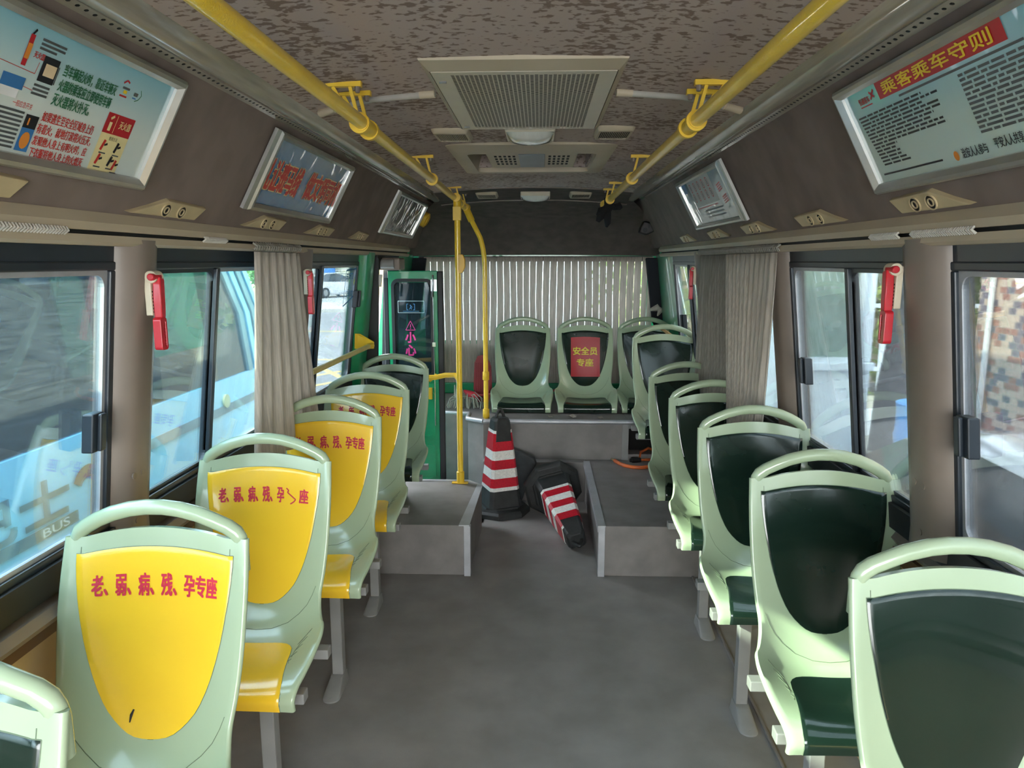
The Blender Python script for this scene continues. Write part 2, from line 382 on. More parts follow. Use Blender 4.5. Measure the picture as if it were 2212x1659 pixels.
bmesh.ops.solidify(bm, geom=bm.faces[:], thickness=-.03)
struct(obj('ceiling_rear', bm, [felt_rear, felt_rear], smooth=50))
for i, (y, dz) in enumerate(((5.07, 0), (5.56, -.045))):
    bm = newbm(); tube(bm, [(CX0+x, y, cz(x)+dz-.002) for x in xs], .006, 8); struct(obj('trim_ceiling_%d' % (i+1), bm, m_taupe, smooth=60))
# outer roof skin so that no sky leaks in
bm = newbm(); prismY(bm, [(-1.18, 1.72), (-1.2, 2.28), (1.1, 2.28), (1.08, 1.72), (1.12, 1.72), (1.14, 2.32), (-1.24, 2.32), (-1.22, 1.72)], YF, 6.3)
struct(obj('ceiling_roof_skin', bm, m_green))

# rear wall: opening z 1.02..1.70
bm = newbm()
box(bm, -1.2, 1.1, 6.25, 6.30, .5, 1.02); box(bm, -1.2, 1.1, 6.25, 6.30, 1.72, 2.3); box(bm, -1.2, -1.0, 6.25, 6.30, 1.02, 1.72); box(bm, .92, 1.1, 6.25, 6.3, 1.02, 1.72)
struct(obj('wall_rear', bm, m_green))
bm = newbm(); box(bm, -1.0, .92, 6.265, 6.272, 1.02, 1.72); struct(obj('window_8', bm, m_glass))
bm = newbm(); box(bm, -1.10, 1.0, 6.14, 6.25, RZ, .66); struct(obj('trim_rear_sill', bm, m_green, bevel=.01))
bm = newbm(); box(bm, -1.03, .95, 6.175, 6.185, 1.705, 1.745); struct(obj('trim_rear_track', bm, m_rub))
# front end behind the camera
bm = newbm(); box(bm, -1.2, 1.1, YF-.05, YF, -.06, .60); box(bm, -1.2, 1.1, YF-.05, YF, 2.12, 2.3); box(bm, -1.2, -1.1, YF-.05, YF, .60, 2.12); box(bm, 1.0, 1.1, YF-.05, YF, .60, 2.12)
struct(obj('wall_front', bm, m_taupe))
bm = newbm(); box(bm, -1.1, 1.0, YF-.03, YF-.024, .60, 2.12); struct(obj('window_9', bm, m_clear))

# windows and pillars
def make_window(idx, s, y0, y1, mull, latches, mat, half=1):
    z0, z1 = .985, 1.70; t = .022
    bm = newbm()
    lbox(bm, s, y0, y1, z0, z0+t, -.004, .035); lbox(bm, s, y0, y1, z1-t, z1, -.004, .035)
    lbox(bm, s, y0, y0+t, z0+t, z1-t, -.004, .035); lbox(bm, s, y1-t, y1, z0+t, z1-t, -.004, .035)
    w_ = struct(obj('window_%d' % idx, bm, m_navy, bevel=.004))
    ys = [y0+t]+list(mull)+[y1-t]
    for k in range(len(ys)-1):
        a, b = ys[k], ys[k+1]
        fn = lambda u, v, d: (WX(s, v)+s*d, u, v)
        L = roundrect(a, b, z0+t, z1-t, .0015); I = roundrect(a+.012, b-.012, z0+t+.012, z1-t-.012, .03)
        b_ = newbm(); ring_plate(b_, L, I, fn, .006, .016); obj('sash', b_, m_alu if k % 2 else m_navy, parent=w_)
        b_ = newbm(); lbox(b_, s, a+.008, b-.008, z0+t+.006, z1-t-.006, .010, .014); obj('pane', b_, mat, parent=w_)
    for m in mull:
        b_ = newbm(); lbox(b_, s, m-.012, m+.012, z0+t, z1-t, -.008, .03); obj('mullion', b_, m_navy, parent=w_, bevel=.003)
    for y, z in latches:
        b_ = newbm(); lbox(b_, s, y-.028, y+.02, z-.05, z+.05, -.03, .0); lbox(b_, s, y-.012, y+.012, z-.048, z+.048, -.042, -.03)
        obj('latch', b_, m_navy, parent=w_, bevel=.004)
    return w_
make_window(1, -1, -.75, 1.82, [.45], [(1.72, 1.277)], m_glassD)
make_window(2, -1, 1.97, 3.16, [2.41], [], m_glassD)
make_window(3, -1, 3.34, 4.33, [3.60], [(4.27, 1.48)], m_glass)
make_window(4, 1, -.75, 1.785, [.45], [(1.70, 1.29)], m_glassR)
make_window(5, 1, 1.955, 2.91, [2.37], [(2.745, 1.29)], m_glass)
make_window(6, 1, 3.06, 4.36, [3.7], [], m_glass)
make_window(7, 1, 4.50, 5.42, [4.88], [(5.09, 1.285)], m_glass)
make_window(10, -1, -1.7, -.9, [], [], m_clear)
make_window(11, 1, -1.7, -.9, [], [], m_clear)
def pillar(idx, s, y0, y1, mat=m_taupe, d=-.045, z0=.93):
    bm = newbm()
    n = 8; rings = []
    for z in (z0, .98, 1.2, 1.5, 1.755):
        rings.append([bm.verts.new((WX(s, z)+s*dd, yy, z)) for dd, yy in ((.05, y0), (-.0, y0), (d*.8, y0+(y1-y0)*.18), (d, y0+(y1-y0)*.35), (d, y0+(y1-y0)*.72), (d*.8, y0+(y1-y0)*.9), (0, y1), (.05, y1))])
    for a, b in zip(rings[:-1], rings[1:]):
        for k in range(n): bm.faces.new([a[k], a[(k+1) % n], b[(k+1) % n], b[k]])
    bm.faces.new(rings[0]); bm.faces.new(rings[-1][::-1])
    o = struct(obj('trim_pillar_%d' % idx, bm, mat, smooth=50)); return o
p1 = pillar(1, -1, 1.815, 1.972); p2 = pillar(2, -1, 3.155, 3.345); p3 = pillar(3, 1, 1.775, 1.96); p4 = pillar(4, 1, 2.905, 3.065); p5 = pillar(5, 1, 4.355, 4.505)
p6 = pillar(6, -1, -.9, -.74); p7 = pillar(7, 1, -.9, -.74)
for p, s, y in ((p1, -1, 1.88), (p3, 1, 1.87)):
    bm = newbm()
    for dy, z in ((-.022, 1.12), (.022, 1.12), (0, .985)):
        disc(bm, (WX(s, z)-s*.043, y+dy, z), (-s, 0, 0), .009, .004, 12)
    obj('screw_cap', bm, m_taupe, parent=p)
# green pillars
pillar(8, -1, 4.32, 4.60, m_green, -.05, -.1); pillar(9, 1, 5.43, 6.12, m_green, -.012, .55); pillar(10, -1, 5.30, 6.15, m_green, -.02, -.1)
bm = newbm(); lbox(bm, -1, 4.585, 4.62, -.3, 1.72, -.06, .06); lbox(bm, -1, 5.285, 5.31, -.3, 1.72, -.05, .06); lbox(bm, -1, 4.6, 5.3, 1.655, 1.74, -.05, .06)
struct(obj('trim_door_seal', bm, m_rub))
for s, x in ((-1, -1.03), (1, .955)):
    bm = newbm()
    prism(bm, [(x-s*.07, 6.12, 1.73), (x+s*.10, 6.12, 1.73), (x+s*.10, 6.12, 1.0), (x-s*.0, 6.12, 1.2)], (0, .05, 0))
    o = obj('pillar_padding', bm, M('navy_pad', (24, 28, 38), .8), bevel=.01)
    tag(o, 'dark navy padded strip at the %s edge of the rear curtain' % ('left' if s < 0 else 'right'), 'padding')
bm = newbm(); tube(bm, [(.93, 6.09, 1.30), (.99, 6.09, 1.32), (1.02, 6.08, 1.30), (.99, 6.08, 1.25)], [.012, .03, .03, .006], 6)
tag(obj('curtain_tie', bm, M('grey_cloth_tie', (190, 186, 176), .9)), 'crumpled grey fabric tie at the foot of the navy strip by the rear curtain', 'curtain tie')

# ------------------------------------------------------------------ seats
SP = np.array([  # y, z, halfwidth, dish
 (0, 1.078, .213, .010), (-.018, .98, .2165, .018), (-.036, .88, .217, .026), (-.054, .78, .213, .034), (-.070, .70, .2065, .042),
 (-.088, .635, .200, .050), (-.118, .575, .209, .064), (-.165, .532, .226, .080), (-.230, .512, .238, .082), (-.310, .508, .236, .058),
 (-.390, .512, .227, .026), (-.435, .507, .220, .014), (-.459, .490, .217, .008), (-.455, .455, .216, .004)])
_L = np.concatenate([[0], np.cumsum(np.hypot(np.diff(SP[:, 0]), np.diff(SP[:, 1])))])
_L /= _L[-1]
_mm = np.gradient(SP, _L, axis=0)
def spine(v):
    v = min(max(v, 0), 1); i = min(int(np.searchsorted(_L, v, 'right'))-1, len(_L)-2); h = _L[i+1]-_L[i]; t = (v-_L[i])/h
    p0, p1, m0, m1 = SP[i], SP[i+1], _mm[i]*h, _mm[i+1]*h
    p = (2*t**3-3*t*t+1)*p0+(t**3-2*t*t+t)*m0+(-2*t**3+3*t*t)*p1+(t**3-t*t)*m1
    d = ((6*t*t-6*t)*p0+(3*t*t-4*t+1)*m0+(-6*t*t+6*t)*p1+(3*t*t-2*t)*m1)/h
    return p, d
def v_of_z(z): return float(np.interp(-z, -SP[:8, 1], _L[:8]))
def v_of_y(y): return float(np.interp(-y, -SP[6:12, 0], _L[6:12]))
def S(x, v, off=0., u=None):
    p, d = spine(v); hw = p[2]
    if u is None: u = x/hw
    else: x = u*hw
    T = Vector((d[0], d[1])).normalized(); n = Vector((T.y, -T.x))
    a = off+p[3]*min(abs(u), 1.05)**2.6
    dr = .026*min((x/.17)**2, 1.)*max(0, 1-v/.22)
    return Vector((x, p[0]+n.x*a, p[1]+n.y*a-dr))
def shell_bm():
    bm = newbm(); rows = []; N = 26; TH = .019
    for i in range(61):
        v = i/60; loop = []
        for k in range(N+1): loop.append(S(0, v, 0, u=-1+2*k/N))
        for t in (30, 60, 90, 120, 150):
            p = S(0, v, -TH*(1-math.cos(math.radians(t)))/2, u=1); p.x += .007*math.sin(math.radians(t)); loop.append(p)
        for k in range(N+1): loop.append(S(0, v, -TH, u=1-2*k/N))
        for t in (150, 120, 90, 60, 30):
            p = S(0, v, -TH*(1-math.cos(math.radians(t)))/2, u=-1); p.x -= .007*math.sin(math.radians(t)); loop.append(p)
        rows.append([bm.verts.new(p) for p in loop])
    n = len(rows[0])
    for a, b in zip(rows[:-1], rows[1:]):
        for k in range(n): bm.faces.new([a[k], a[(k+1) % n], b[(k+1) % n], b[k]])
    M_ = N+1
    for R in (rows[0], rows[-1]):     # caps as strips
        f = R[:M_]; bk = R[M_+5:M_+5+M_][::-1]
        for k in range(N): bm.faces.new([f[k], f[k+1], bk[k+1], bk[k]])
        bm.faces.new([f[-1]]+R[M_:M_+5]+[bk[-1]]); bm.faces.new([bk[0]]+R[M_+5+M_:]+[f[0]])
    # handle arc
    pts = [(.196, .97), (.196, 1.0), (.196, 1.035), (.195, 1.052), (.187, 1.065), (.168, 1.079), (.14, 1.095), (.105, 1.110), (.06, 1.122), (.02, 1.127)]
    P = [(-x, z) for x, z in pts]+[(x, z) for x, z in pts[::-1]]
    tube(bm, [(x, .009 if z < 1.04 else (.006 if z < 1.08 else .001), z) for x, z in P], [.0175]*4+[.0185]*(len(P)-8)+[.0175]*4, 14, sq=(1.0, 1.0))
    # seams
    def seam(pl):
        tube(bm, [S(x, v, .0004) for x, v in pl], .0009, 4, mi=1)
    for s in (-1, 1):
        seam([(s*.178, v_of_z(z)) for z in (1.052, 1.04, 1.025)])
        a = [(s*.186, .66), (s*.176, .63), (s*.160, .60), (s*.135, .572), (s*.10, .553), (s*.05, .541), (0, .538)]
        seam([(x, v_of_z(z)) for x, z in a])
        for k in range(5):
            y = -.215-.03*k
            seam([(s*(.20-.008*k), v_of_y(y+.02)), (s*(.185-.01*k), v_of_y(y)), (s*(.165), v_of_y(y-.03))])
    return bm
def insert_bm(rows, off=.0018):
    """rows: list of (v, halfwidth). Thin moulded inlay; outer ring in the seam colour."""
    bm = newbm(); N = 24; G = []
    for v, hw in rows:
        us = [-(hw+.0018)]+[hw*(-1+2*k/N) for k in range(N+1)]+[hw+.0018]
        G.append([S(x, v, off if 0 < i < len(us)-1 else -.0005) for i, x in enumerate(us)])
    v0, h0 = rows[0]; v1, h1 = rows[-1]
    top = [S(x, v0-.002, -.0005) for x in [-(h0+.0018)]+[h0*(-1+2*k/N) for k in range(N+1)]+[h0+.0018]]
    btm = [S(x, v1+.002, -.0005) for x in [-(h1+.0018)]+[h1*(-1+2*k/N) for k in range(N+1)]+[h1+.0018]]
    G = [top]+G+[btm]
    V = [[bm.verts.new(p) for p in r] for r in G]
    for i in range(len(V)-1):
        for k in range(len(V[0])-1):
            f = bm.faces.new([V[i][k], V[i][k+1], V[i+1][k+1], V[i+1][k]])
            if i in (0, len(V)-2) or k in (0, len(V[0])-2): f.material_index = 1
    return bm
BI = [(1.018, .187), (.99, .1865), (.95, .184), (.90, .179), (.85, .1715), (.80, .162), (.76, .152), (.72, .140), (.69, .129), (.66, .115), (.64, .103), (.62, .087), (.605, .070), (.595, .055), (.588, .038), (.585, .02), (.5842, .006)]
_bz = [b_[0] for b_ in BI][::-1]; _bh = [b_[1] for b_ in BI][::-1]
BI = [(v_of_z(z), float(np.interp(z, _bz, _bh))) for z in list(np.linspace(1.018, .66, 26))+[.65, .64, .63, .62, .612, .605, .60, .595, .591, .588, .586, .585, .5842]]
BI = [(v_of_z(z_+.016), h_) for z_, h_ in zip(list(np.linspace(1.018, .66, 26))+[.65, .64, .63, .62, .612, .605, .60, .595, .591, .588, .586, .585, .5842], [b_[1] for b_ in BI])]
PI = [(-.206, .04), (-.208, .075), (-.213, .100), (-.222, .122), (-.236, .138), (-.255, .149), (-.285, .154), (-.32, .157), (-.36, .163), (-.39, .169), (-.42, .176)]
PI = [(v_of_y(y), h) for y, h in PI]+[(v, .181) for v in (.945, .96, .975, .99, 1.0)]
def cover_bm():
    bm = newbm(); rows = []; N = 12
    for i in range(31):
        v = .03+.965*i/30
        rows.append([bm.verts.new(S(0, v, -.015, u=-.985+1.97*k/N)) for k in range(N+1)]+[bm.verts.new(S(0, v, -.036+.014*abs(1-2*k/N)**3, u=.985-1.97*k/N)) for k in range(N+1)])
    n = len(rows[0])
    for a, b in zip(rows[:-1], rows[1:]):
        for k in range(n): bm.faces.new([a[k], a[(k+1) % n], b[(k+1) % n], b[k]])
    bm.faces.new(rows[0]); bm.faces.new(rows[-1][::-1])
    return bm
def seat_text(bm, s, x0, x1, z0, z1, mi=0, bold=.03, off=.0034):
    put_text(bm, s, x0, x1, z0, z1, lambda a, b: S(a, v_of_z(b), off), mi, bold)
def make_seat(colr, label):
    ins = m_yin if colr == 'yellow' else m_gin
    t = thing('passenger_seat', label, 'seat')
    obj('shell', shell_bm(), [m_shell, m_seam], t, smooth=50)
    bi = obj('backrest_insert', insert_bm(BI), [ins, m_seam], t, smooth=60)
    obj('seat_insert', insert_bm(PI), [ins, m_seam], t, smooth=60)
    obj('back_cover', cover_bm(), ins, t, smooth=50)
    if colr == 'yellow':
        bm = newbm(); seat_text(bm, '老、弱、病、残、孕专座', -.148, .150, .921, .973)
        obj('lettering', bm, m_redtxt, parent=bi)
    return t
SEATS = [  # colour, x, y, ztop, floor, side, label
 ('green', -.905, .93, 1.145, 0, -1, 'pale green seat with dark green insert cut off at the lower left photo corner'),
 ('yellow', -.899, 1.578, 1.150, 0, -1, 'nearest whole yellow-insert seat with red lettering, black mark low on its back'),
 ('yellow', -.900, 2.258, 1.146, 0, -1, 'yellow-insert seat whose red lettering has one peeled character'),
 ('yellow', -.885, 2.95, 1.145, 0, -1, 'yellow-insert seat partly behind the left side curtain'),
 ('yellow', -.891, 3.641, 1.138, 0, -1, 'farthest yellow-insert seat, in front of the green-insert one by the door'),
 ('green', -.915, 4.451, 1.129, PZ, -1, 'pale green seat with dark insert on the left platform beside the open door leaf'),
 ('green', .875, 1.45, 1.135, 0, 1, 'nearest right hand seat with dark green insert, cut by the right edge of the photo'),
 ('green', .864, 2.141, 1.141, 0, 1, 'second nearest right hand seat with sunlit dark green seat pan'),
 ('green', .851, 2.811, 1.142, 0, 1, 'third right hand seat from the camera, below the edge of the right curtain'),
 ('green', .855, 3.48, 1.135, 0, 1, 'fourth right hand seat from the camera, in front of the right curtain'),
 ('green', .860, 4.17, 1.128, PZ, 1, 'fifth right hand seat from the camera, shaded, on the right platform'),
 ('green', .856, 4.917, 1.281, PZ, 1, 'raised right hand seat beside the orange cable, just before the rear row'),
 ('green', -.133, 5.775, 1.264, RZ, 0, 'rear row seat with plain dark green insert beside the yellow pole'),
 ('green', .367, 5.777, 1.265, RZ, 0, 'rear row seat with the red sign on its back'),
 ('green', .848, 5.780, 1.265, RZ, 0, 'rear row seat at the right end, half hidden by the raised seat'),
]
protos = {}
for i, (c, x, y, zt, fl, sd, lab) in enumerate(SEATS):
    if c not in protos: t = protos[c] = make_seat(c, lab)
    else: t = copy_tree(protos[c]) if not any(True for ch in protos[c].children if ch.name.startswith(('support', 'leg'))) else None
    if t is None:   # copy without the supports of the first one
        src = protos[c]; t = src.copy(); col.objects.link(t)
        for ch in src.children:
            if ch.name.startswith(('support', 'leg')): continue
            copy_tree(ch, t)
    t['label'] = lab; t['group'] = 'plastic passenger seats'
    lz = zt-1.145; t.location = (x, y, lz); fz = fl-lz
    # supports
    b = newbm()
    if sd:
        wall = CX0+sd*1.12-x; ais = -sd*.226
        for yy in (-.13, -.37):
            box(b, min(wall, ais), max(wall, ais), yy-.02, yy+.02, .432, .465)
        box(b, -.05-sd*.07, .05-sd*.07, -.35, -.15, .41, .434)
        obj('support_frame', b, m_steel, t, bevel=.003)
        if i in (2, 3, 4, 5, 7, 8, 9, 10, 11, 1, 6):
            lx = -sd*.075; b = newbm(); box(b, lx-.022, lx+.022, -.30, -.256, fz+.02, .412); lg = obj('leg', b, m_steel, t, bevel=.003)
            b = newbm(); R0 = roundrect(lx-.034, lx+.034, -.43, -.235, .032, 6); R1 = roundrect(lx-.026, lx+.026, -.33, -.24, .02, 6)
            lo_ = [b.verts.new((p[0], p[1], fz)) for p in R0]; mid = [b.verts.new((p[0], p[1], fz+.006)) for p in R0]; hi = [b.verts.new((p[0], p[1], fz+.045)) for p in R1]
            for A, B in ((lo_, mid), (mid, hi)):
                for k in range(len(A)): b.faces.new([A[k], A[(k+1) % len(A)], B[(k+1) % len(A)], B[k]])
            b.faces.new(lo_[::-1]); b.faces.new(hi)
            disc(b, (lx, -.405, fz+.008), (0, 0, 1), .009, .006, 6)
            obj('foot', b, m_steel, lg, smooth=40)
    else:
        box(b, -.2, .2, -.16, -.12, fz, .468); obj('support_bar', b, m_black, t)
        b = newbm(); box(b, -.2, .2, -.40, -.36, fz, .455); obj('support_bar', b, m_black, t)
    if i == 14:
        t = protos['yellow']; b = newbm(); tube(b, [S(-.045, v_of_z(.66), .002), S(-.05, v_of_z(.648), .002), S(-.052, v_of_z(.632), .002)], [.002, .0035, .0015], 6)
        obj('burn_mark', b, m_black, [ch for ch in t.children if ch.name.startswith('backrest_insert')][0])
    if i == 2:   # peeled character
        ins = [ch for ch in t.children if ch.name.startswith('backrest_insert')][0]
        for ch in list(ins.children):
            if ch.name.startswith('lettering'): bpy.data.objects.remove(ch)
        b = newbm(); seat_text(b, '老、弱、病、残、孕', -.148, .066, .921, .971); seat_text(b, '座', .118, .148, .921, .969)
        line2d(b, [(.074, .968), (.082, .961), (.078, .954), (.088, .946), (.098, .938), (.106, .932), (.100, .924), (.088, .916)], .004, lambda a, c_: S(a, v_of_z(c_), .0034))
        obj('lettering', b, m_redtxt, ins)
    if i == 13:
        ins = [ch for ch in t.children if ch.name.startswith('backrest_insert')][0]
        b = newbm()
        n_ = 10
        V = [[b.verts.new(S(-.113+.232*k/n_, v_of_z(.985-.315*j/n_), .003)) for k in range(n_+1)] for j in range(n_+1)]
        for j in range(n_):
            for k in range(n_): b.faces.new([V[j][k], V[j][k+1], V[j+1][k+1], V[j+1][k]])
        sg = obj('sign', b, M('red_sign', (176, 28, 40), .4, var=.05), ins)
        b = newbm(); seat_text(b, '安全员', -.095, .098, .842, .904, bold=.03, off=.0045); seat_text(b, '专座', -.065, .066, .752, .812, bold=.03, off=.0045)
        obj('lettering', b, M('yellow_lettering', (232, 214, 60), .5), sg)

# ------------------------------------------------------------------ handrails
def bracket(parent, x, y, zr, zc, s):
    b = newbm(); xa, xb = sorted((x-s*.008, x+s*.112))
    box(b, xa, xb, y-.009, y+.009, zc-.010, zc+.004)
    tube(b, [(x+s*.072, y, zc-.010), (x+s*.026, y, zr+.015)], .0068, 4); tube(b, [(x+s*.024, y, zc-.010), (x+s*.006, y, zr+.02)], .0068, 4)
    tube(b, [(x, y-.011, zr), (x, y+.011, zr)], .0285, 20)
    br = obj('bracket', b, m_yel2, parent, smooth=40)
    for dx in (s*.098, s*.004):
        b = newbm(); lathe(b, [(.004, -.016), (.007, -.014), (.008, 0)], 10, (x+dx, y, zc-.010)); obj('bolt_cap', b, m_taupe, br)
railL = thing('overhead_handrail', 'yellow overhead handrail on the left side of the ceiling', 'handrail', group=None)
railR = thing('overhead_handrail', 'yellow overhead handrail on the right side of the ceiling', 'handrail')
ZRL = 2.08
bm = newbm(); tube(bm, [(-.497, -1.5, ZRL), (-.497, 2.10, ZRL), (-.505, 3.4, ZRL), (-.52, 4.5, ZRL), (-.53, 5.28, ZRL-.01), (-.528, 5.36, ZRL-.03)], .0185, 20); obj('rail', bm, m_yellow, railL, smooth=50)
bm = newbm(); tube(bm, [(.425, -1.5, ZRL), (.425, 2.10, ZRL), (.425, 3.4, ZRL), (.432, 4.5, ZRL), (.44, 4.72, ZRL)], .0185, 20); obj('rail', bm, m_yellow, railR, smooth=50)
for y in (.2, 2.075, 2.185, 3.46, 4.86, 5.26): bracket(railL, -.503 if y < 3 else (-.507 if y < 4 else -.527), y, ZRL, 2.186, -1)
for y in (.2, 2.075, 2.185, 3.46, 4.60, 5.0): bracket(railR, .425+(.0 if y < 4 else .008), y, ZRL, 2.182, 1)
for p, x in ((railL, -.4985), (railR, .425)):
    bm = newbm(); tube(bm, [(x, 2.06, ZRL), (x, 2.20, ZRL)], .0215, 20); obj('sleeve_joint', bm, m_yel2, p, smooth=50)

pole = thing('grab_pole', 'nearer vertical yellow grab pole standing on the left platform, with stop button', 'pole', (-.503, 4.455, PZ))
def L(px, py, pz): return (px+.503, py-4.455, pz-PZ)
bm = newbm(); tube(bm, [L(-.503, 4.455, PZ), L(-.503, 4.455, 2.04)], .0185, 20)
tube(bm, [L(-.503, 4.455, .965)]+[L(-.53, 4.475, .99), L(-.60, 4.505, .985), L(-.66, 4.51, .97), L(-1.02, 4.51, .96)], .017, 14); obj('tube', bm, m_yellow, pole, smooth=50)
bm = newbm(); lathe(bm, [(.025, 0), (.025, .07), (.019, .075)], 20, (0, 0, .006)); prism(bm, [(-.055, -.02, 0), (.05, -.02, 0), (.05, .012, 0), (-.055, .012, 0)], (0, 0, .008)); obj('base_flange', bm, m_yel2, pole, smooth=40, bevel=.002)
bm = newbm(); box(bm, -.024, .024, -.024, .024, 1.66, 1.74); tube(bm, [(0, -.05, ZRL-PZ), (0, .05, ZRL-PZ)], .026, 16); tube(bm, [(0, 0, 1.70), (0, 0, 1.79)], .024, 14); obj('top_clamp', bm, m_yel2, pole, smooth=40)
bm = newbm(); prism(bm, [(.006, -.03, 1.34), (.03, -.03, 1.345), (.046, -.03, 1.38), (.046, -.03, 1.425), (.034, -.03, 1.455), (.006, -.03, 1.46)], (0, .04, 0)); obj('stop_button_box', bm, M('amber_box', (226, 176, 40), .4), pole, bevel=.003)
pole2 = thing('grab_pole', 'farther bent yellow grab pole on the rear platform edge, from rail to platform', 'pole', (-.385, 5.13, RZ))
bm = newbm()
pts = [(0, 0, .0), (0, 0, .25), (-.004, 0, 1.08)]+[tuple(p) for p in bez((-.006, 0, 1.13), (-.008, 0, 1.22), (-.035, .01, 1.30), 6)]+[(-.125, .03, 1.475)]
tube(bm, pts, .0175, 18); obj('tube', bm, m_yellow, pole2, smooth=60)
bm = newbm(); lathe(bm, [(.012, -.0), (.024, .012), (.024, .07), (.018, .075)], 18); obj('base_flange', bm, m_yel2, pole2, smooth=50)
bm = newbm(); lathe(bm, [(.019, .285), (.024, .29), (.024, .345), (.019, .35)], 18); obj('joint_collar', bm, m_yel2, pole2, smooth=50)
bm = newbm(); tube(bm, [(-.095, .02, 1.415), (-.14, .03, 1.515)], .024, 14); tube(bm, [(-.14, -.01, 1.51), (-.14, .07, 1.51)], .025, 14); obj('top_clamp', bm, m_yel2, pole2, smooth=50)
gr = thing('guard_rail', 'slanting pale yellow guard rail across the left rear window', 'handrail', (-1.02, 4.25, 1.2))
bm = newbm(); tube(bm, [(.00, -.02, .0), (-.01, -.5, -.0), (-.02, -1.05, -.0)], .014, 14); obj('tube', bm, M('pale_yellow_tube', (214, 194, 120), .4), gr, smooth=50)
bm = newbm(); prism(bm, [(-.085, .0, .075), (-.06, .03, .07), (.02, .04, .02), (.02, .03, -.02), (-.085, -.02, -.015)], (0, .008, 0)); tube(bm, [(-.01, -.03, 0), (.01, .03, 0)], .018, 12); obj('end_plate', bm, m_yel2, gr, bevel=.002)
bm = newbm(); box(bm, -.13, -.09, -.9, -.88, -.02, .02); obj('mount', bm, m_steel, gr)

# ------------------------------------------------------------------ ceiling equipment
def ceil_thing(name, label, cat, x, y, z, group=None): return thing(name, label, cat, (x, y, z), group)
g = ceil_thing('air_return_grille', 'large beige perforated air conditioning grille in the middle of the ceiling', 'ceiling grille', CX0+.005, 2.34, 2.20); g.scale = (1, .86, .55)
bm = newbm(); fnc = lambda a, b, d: (a, b, -d)
O = [(-.262, -.52), (.262, -.52), (.262, .52), (-.262, .52)]; I = [(-.245, -.445), (.245, -.445), (.245, .512), (-.245, .512)]
vo = [bm.verts.new((a*1.02, b*1.01, .01)) for a, b in O]; v1 = [bm.verts.new((a, b, -.008)) for a, b in O]; v2 = [bm.verts.new((a, b, -.028)) for a, b in I]; v3 = [bm.verts.new((a, b, .0)) for a, b in I]
for A, B in ((vo, v1), (v1, v2), (v2, v3)):
    for k in range(4): bm.faces.new([A[k], A[(k+1) % 4], B[(k+1) % 4], B[k]])
obj('frame', bm, m_cream, g)
bm = newbm()    # perforated panel with real slots
nx, ny = 32, 62; X0, X1, Y0, Y1 = -.195, .200, -.405, .495
PXa, PXb, PYa, PYb = -.242, .242, -.44, .509
box(bm, PXa, X0, PYa, PYb, -.030, -.024); box(bm, X1, PXb, PYa, PYb, -.030, -.024); box(bm, X0, X1, PYa, Y0, -.030, -.024); box(bm, X0, X1, Y1, PYb, -.030, -.024)
dx = (X1-X0)/nx; dy = (Y1-Y0)/ny
for i in range(nx+1):
    xw = dx*.13; box(bm, X0+i*dx-xw, X0+i*dx+xw, Y0, Y1, -.0295, -.0255)
for i in range(nx):
    for j in range(ny+1):
        yy = Y0+(j+.5*(i % 2))*dy
        if yy > Y1: continue
        bm.faces.new([bm.verts.new(q) for q in ((X0+i*dx, yy-dy*.2, -.028), (X0+(i+1)*dx, yy-dy*.2, -.028), (X0+(i+1)*dx, yy+dy*.2, -.028), (X0+i*dx, yy+dy*.2, -.028))])
obj('perforated_panel', bm, M('panel_beige', (200, 190, 170), .35, var=.03), g)
bm = newbm(); box(bm, X0-.01, X1+.01, Y0-.01, Y1+.01, -.014, -.010); obj('filter_mesh', bm, M('dark_filter', (60, 54, 48), .95, var=.3, vs_=80), g)  # dark sheet backing the slots
bm = newbm()
for yy in (-.33, .44): tube(bm, [(-.232, yy, -.034), (-.212, yy, -.034)], .006, 8)
obj('latch', bm, m_steel, g)
def slat_vent(label, x, y, z, w_=.155, d_=.22, tilt=0, group='small ceiling vents'):
    t = ceil_thing('ceiling_vent', label, 'vent', x, y, z, group); t.rotation_euler = (tilt, 0, 0); t.scale = (.9, 1, .38)
    b = newbm(); R = roundrect(-w_/2, w_/2, -d_/2, d_/2, .02); r2 = roundrect(-w_/2+.006, w_/2-.006, -d_/2+.016, d_/2-.008, .01); r3 = roundrect(-w_*.41, w_*.41, -d_*.33, d_*.40, .002)
    rr = [[b.verts.new((p[0]*k, p[1]*k, zz)) for p in RR] for RR, zz, k in ((R, .012, 1.04), (R, -.012, 1), (r2, -.034, 1), (r3, -.034, 1), (r3, -.02, 1))]
    for A, B in zip(rr[:-1], rr[1:]):
        for k in range(len(A)): b.faces.new([A[k], A[(k+1) % len(A)], B[(k+1) % len(A)], B[k]])
    obj('housing', b, m_cream, t, smooth=40)
    b = newbm(); box(b, -w_*.41, w_*.41, -d_*.33, d_*.40, -.02, -.018); obj('backing', b, m_hole, t)
    b = newbm()
    for k in range(17):
        xx = -w_*.40+w_*.80*k/16; hexa(b, [(xx, -d_*.33, -.022), (xx+.002, -d_*.33, -.022), (xx+.002, d_*.40, -.022), (xx, d_*.40, -.022), (xx-.001, -d_*.33, -.032), (xx+.001, -d_*.33, -.032), (xx+.001, d_*.40, -.032), (xx-.001, d_*.40, -.032)])
    obj('slats', b, m_cream, t)
    return t
slat_vent('small slatted vent left of the middle ceiling lamp', -.345, 2.93, 2.192)
slat_vent('small slatted vent right of the middle ceiling lamp', .282, 2.90, 2.192)
slat_vent('small slatted vent left of the rearmost ceiling lamp', -.385, 5.33, 2.175, .17, .2, -.08)
slat_vent('small slatted vent right of the rearmost ceiling lamp', .29, 5.33, 2.175, .17, .2, -.08)
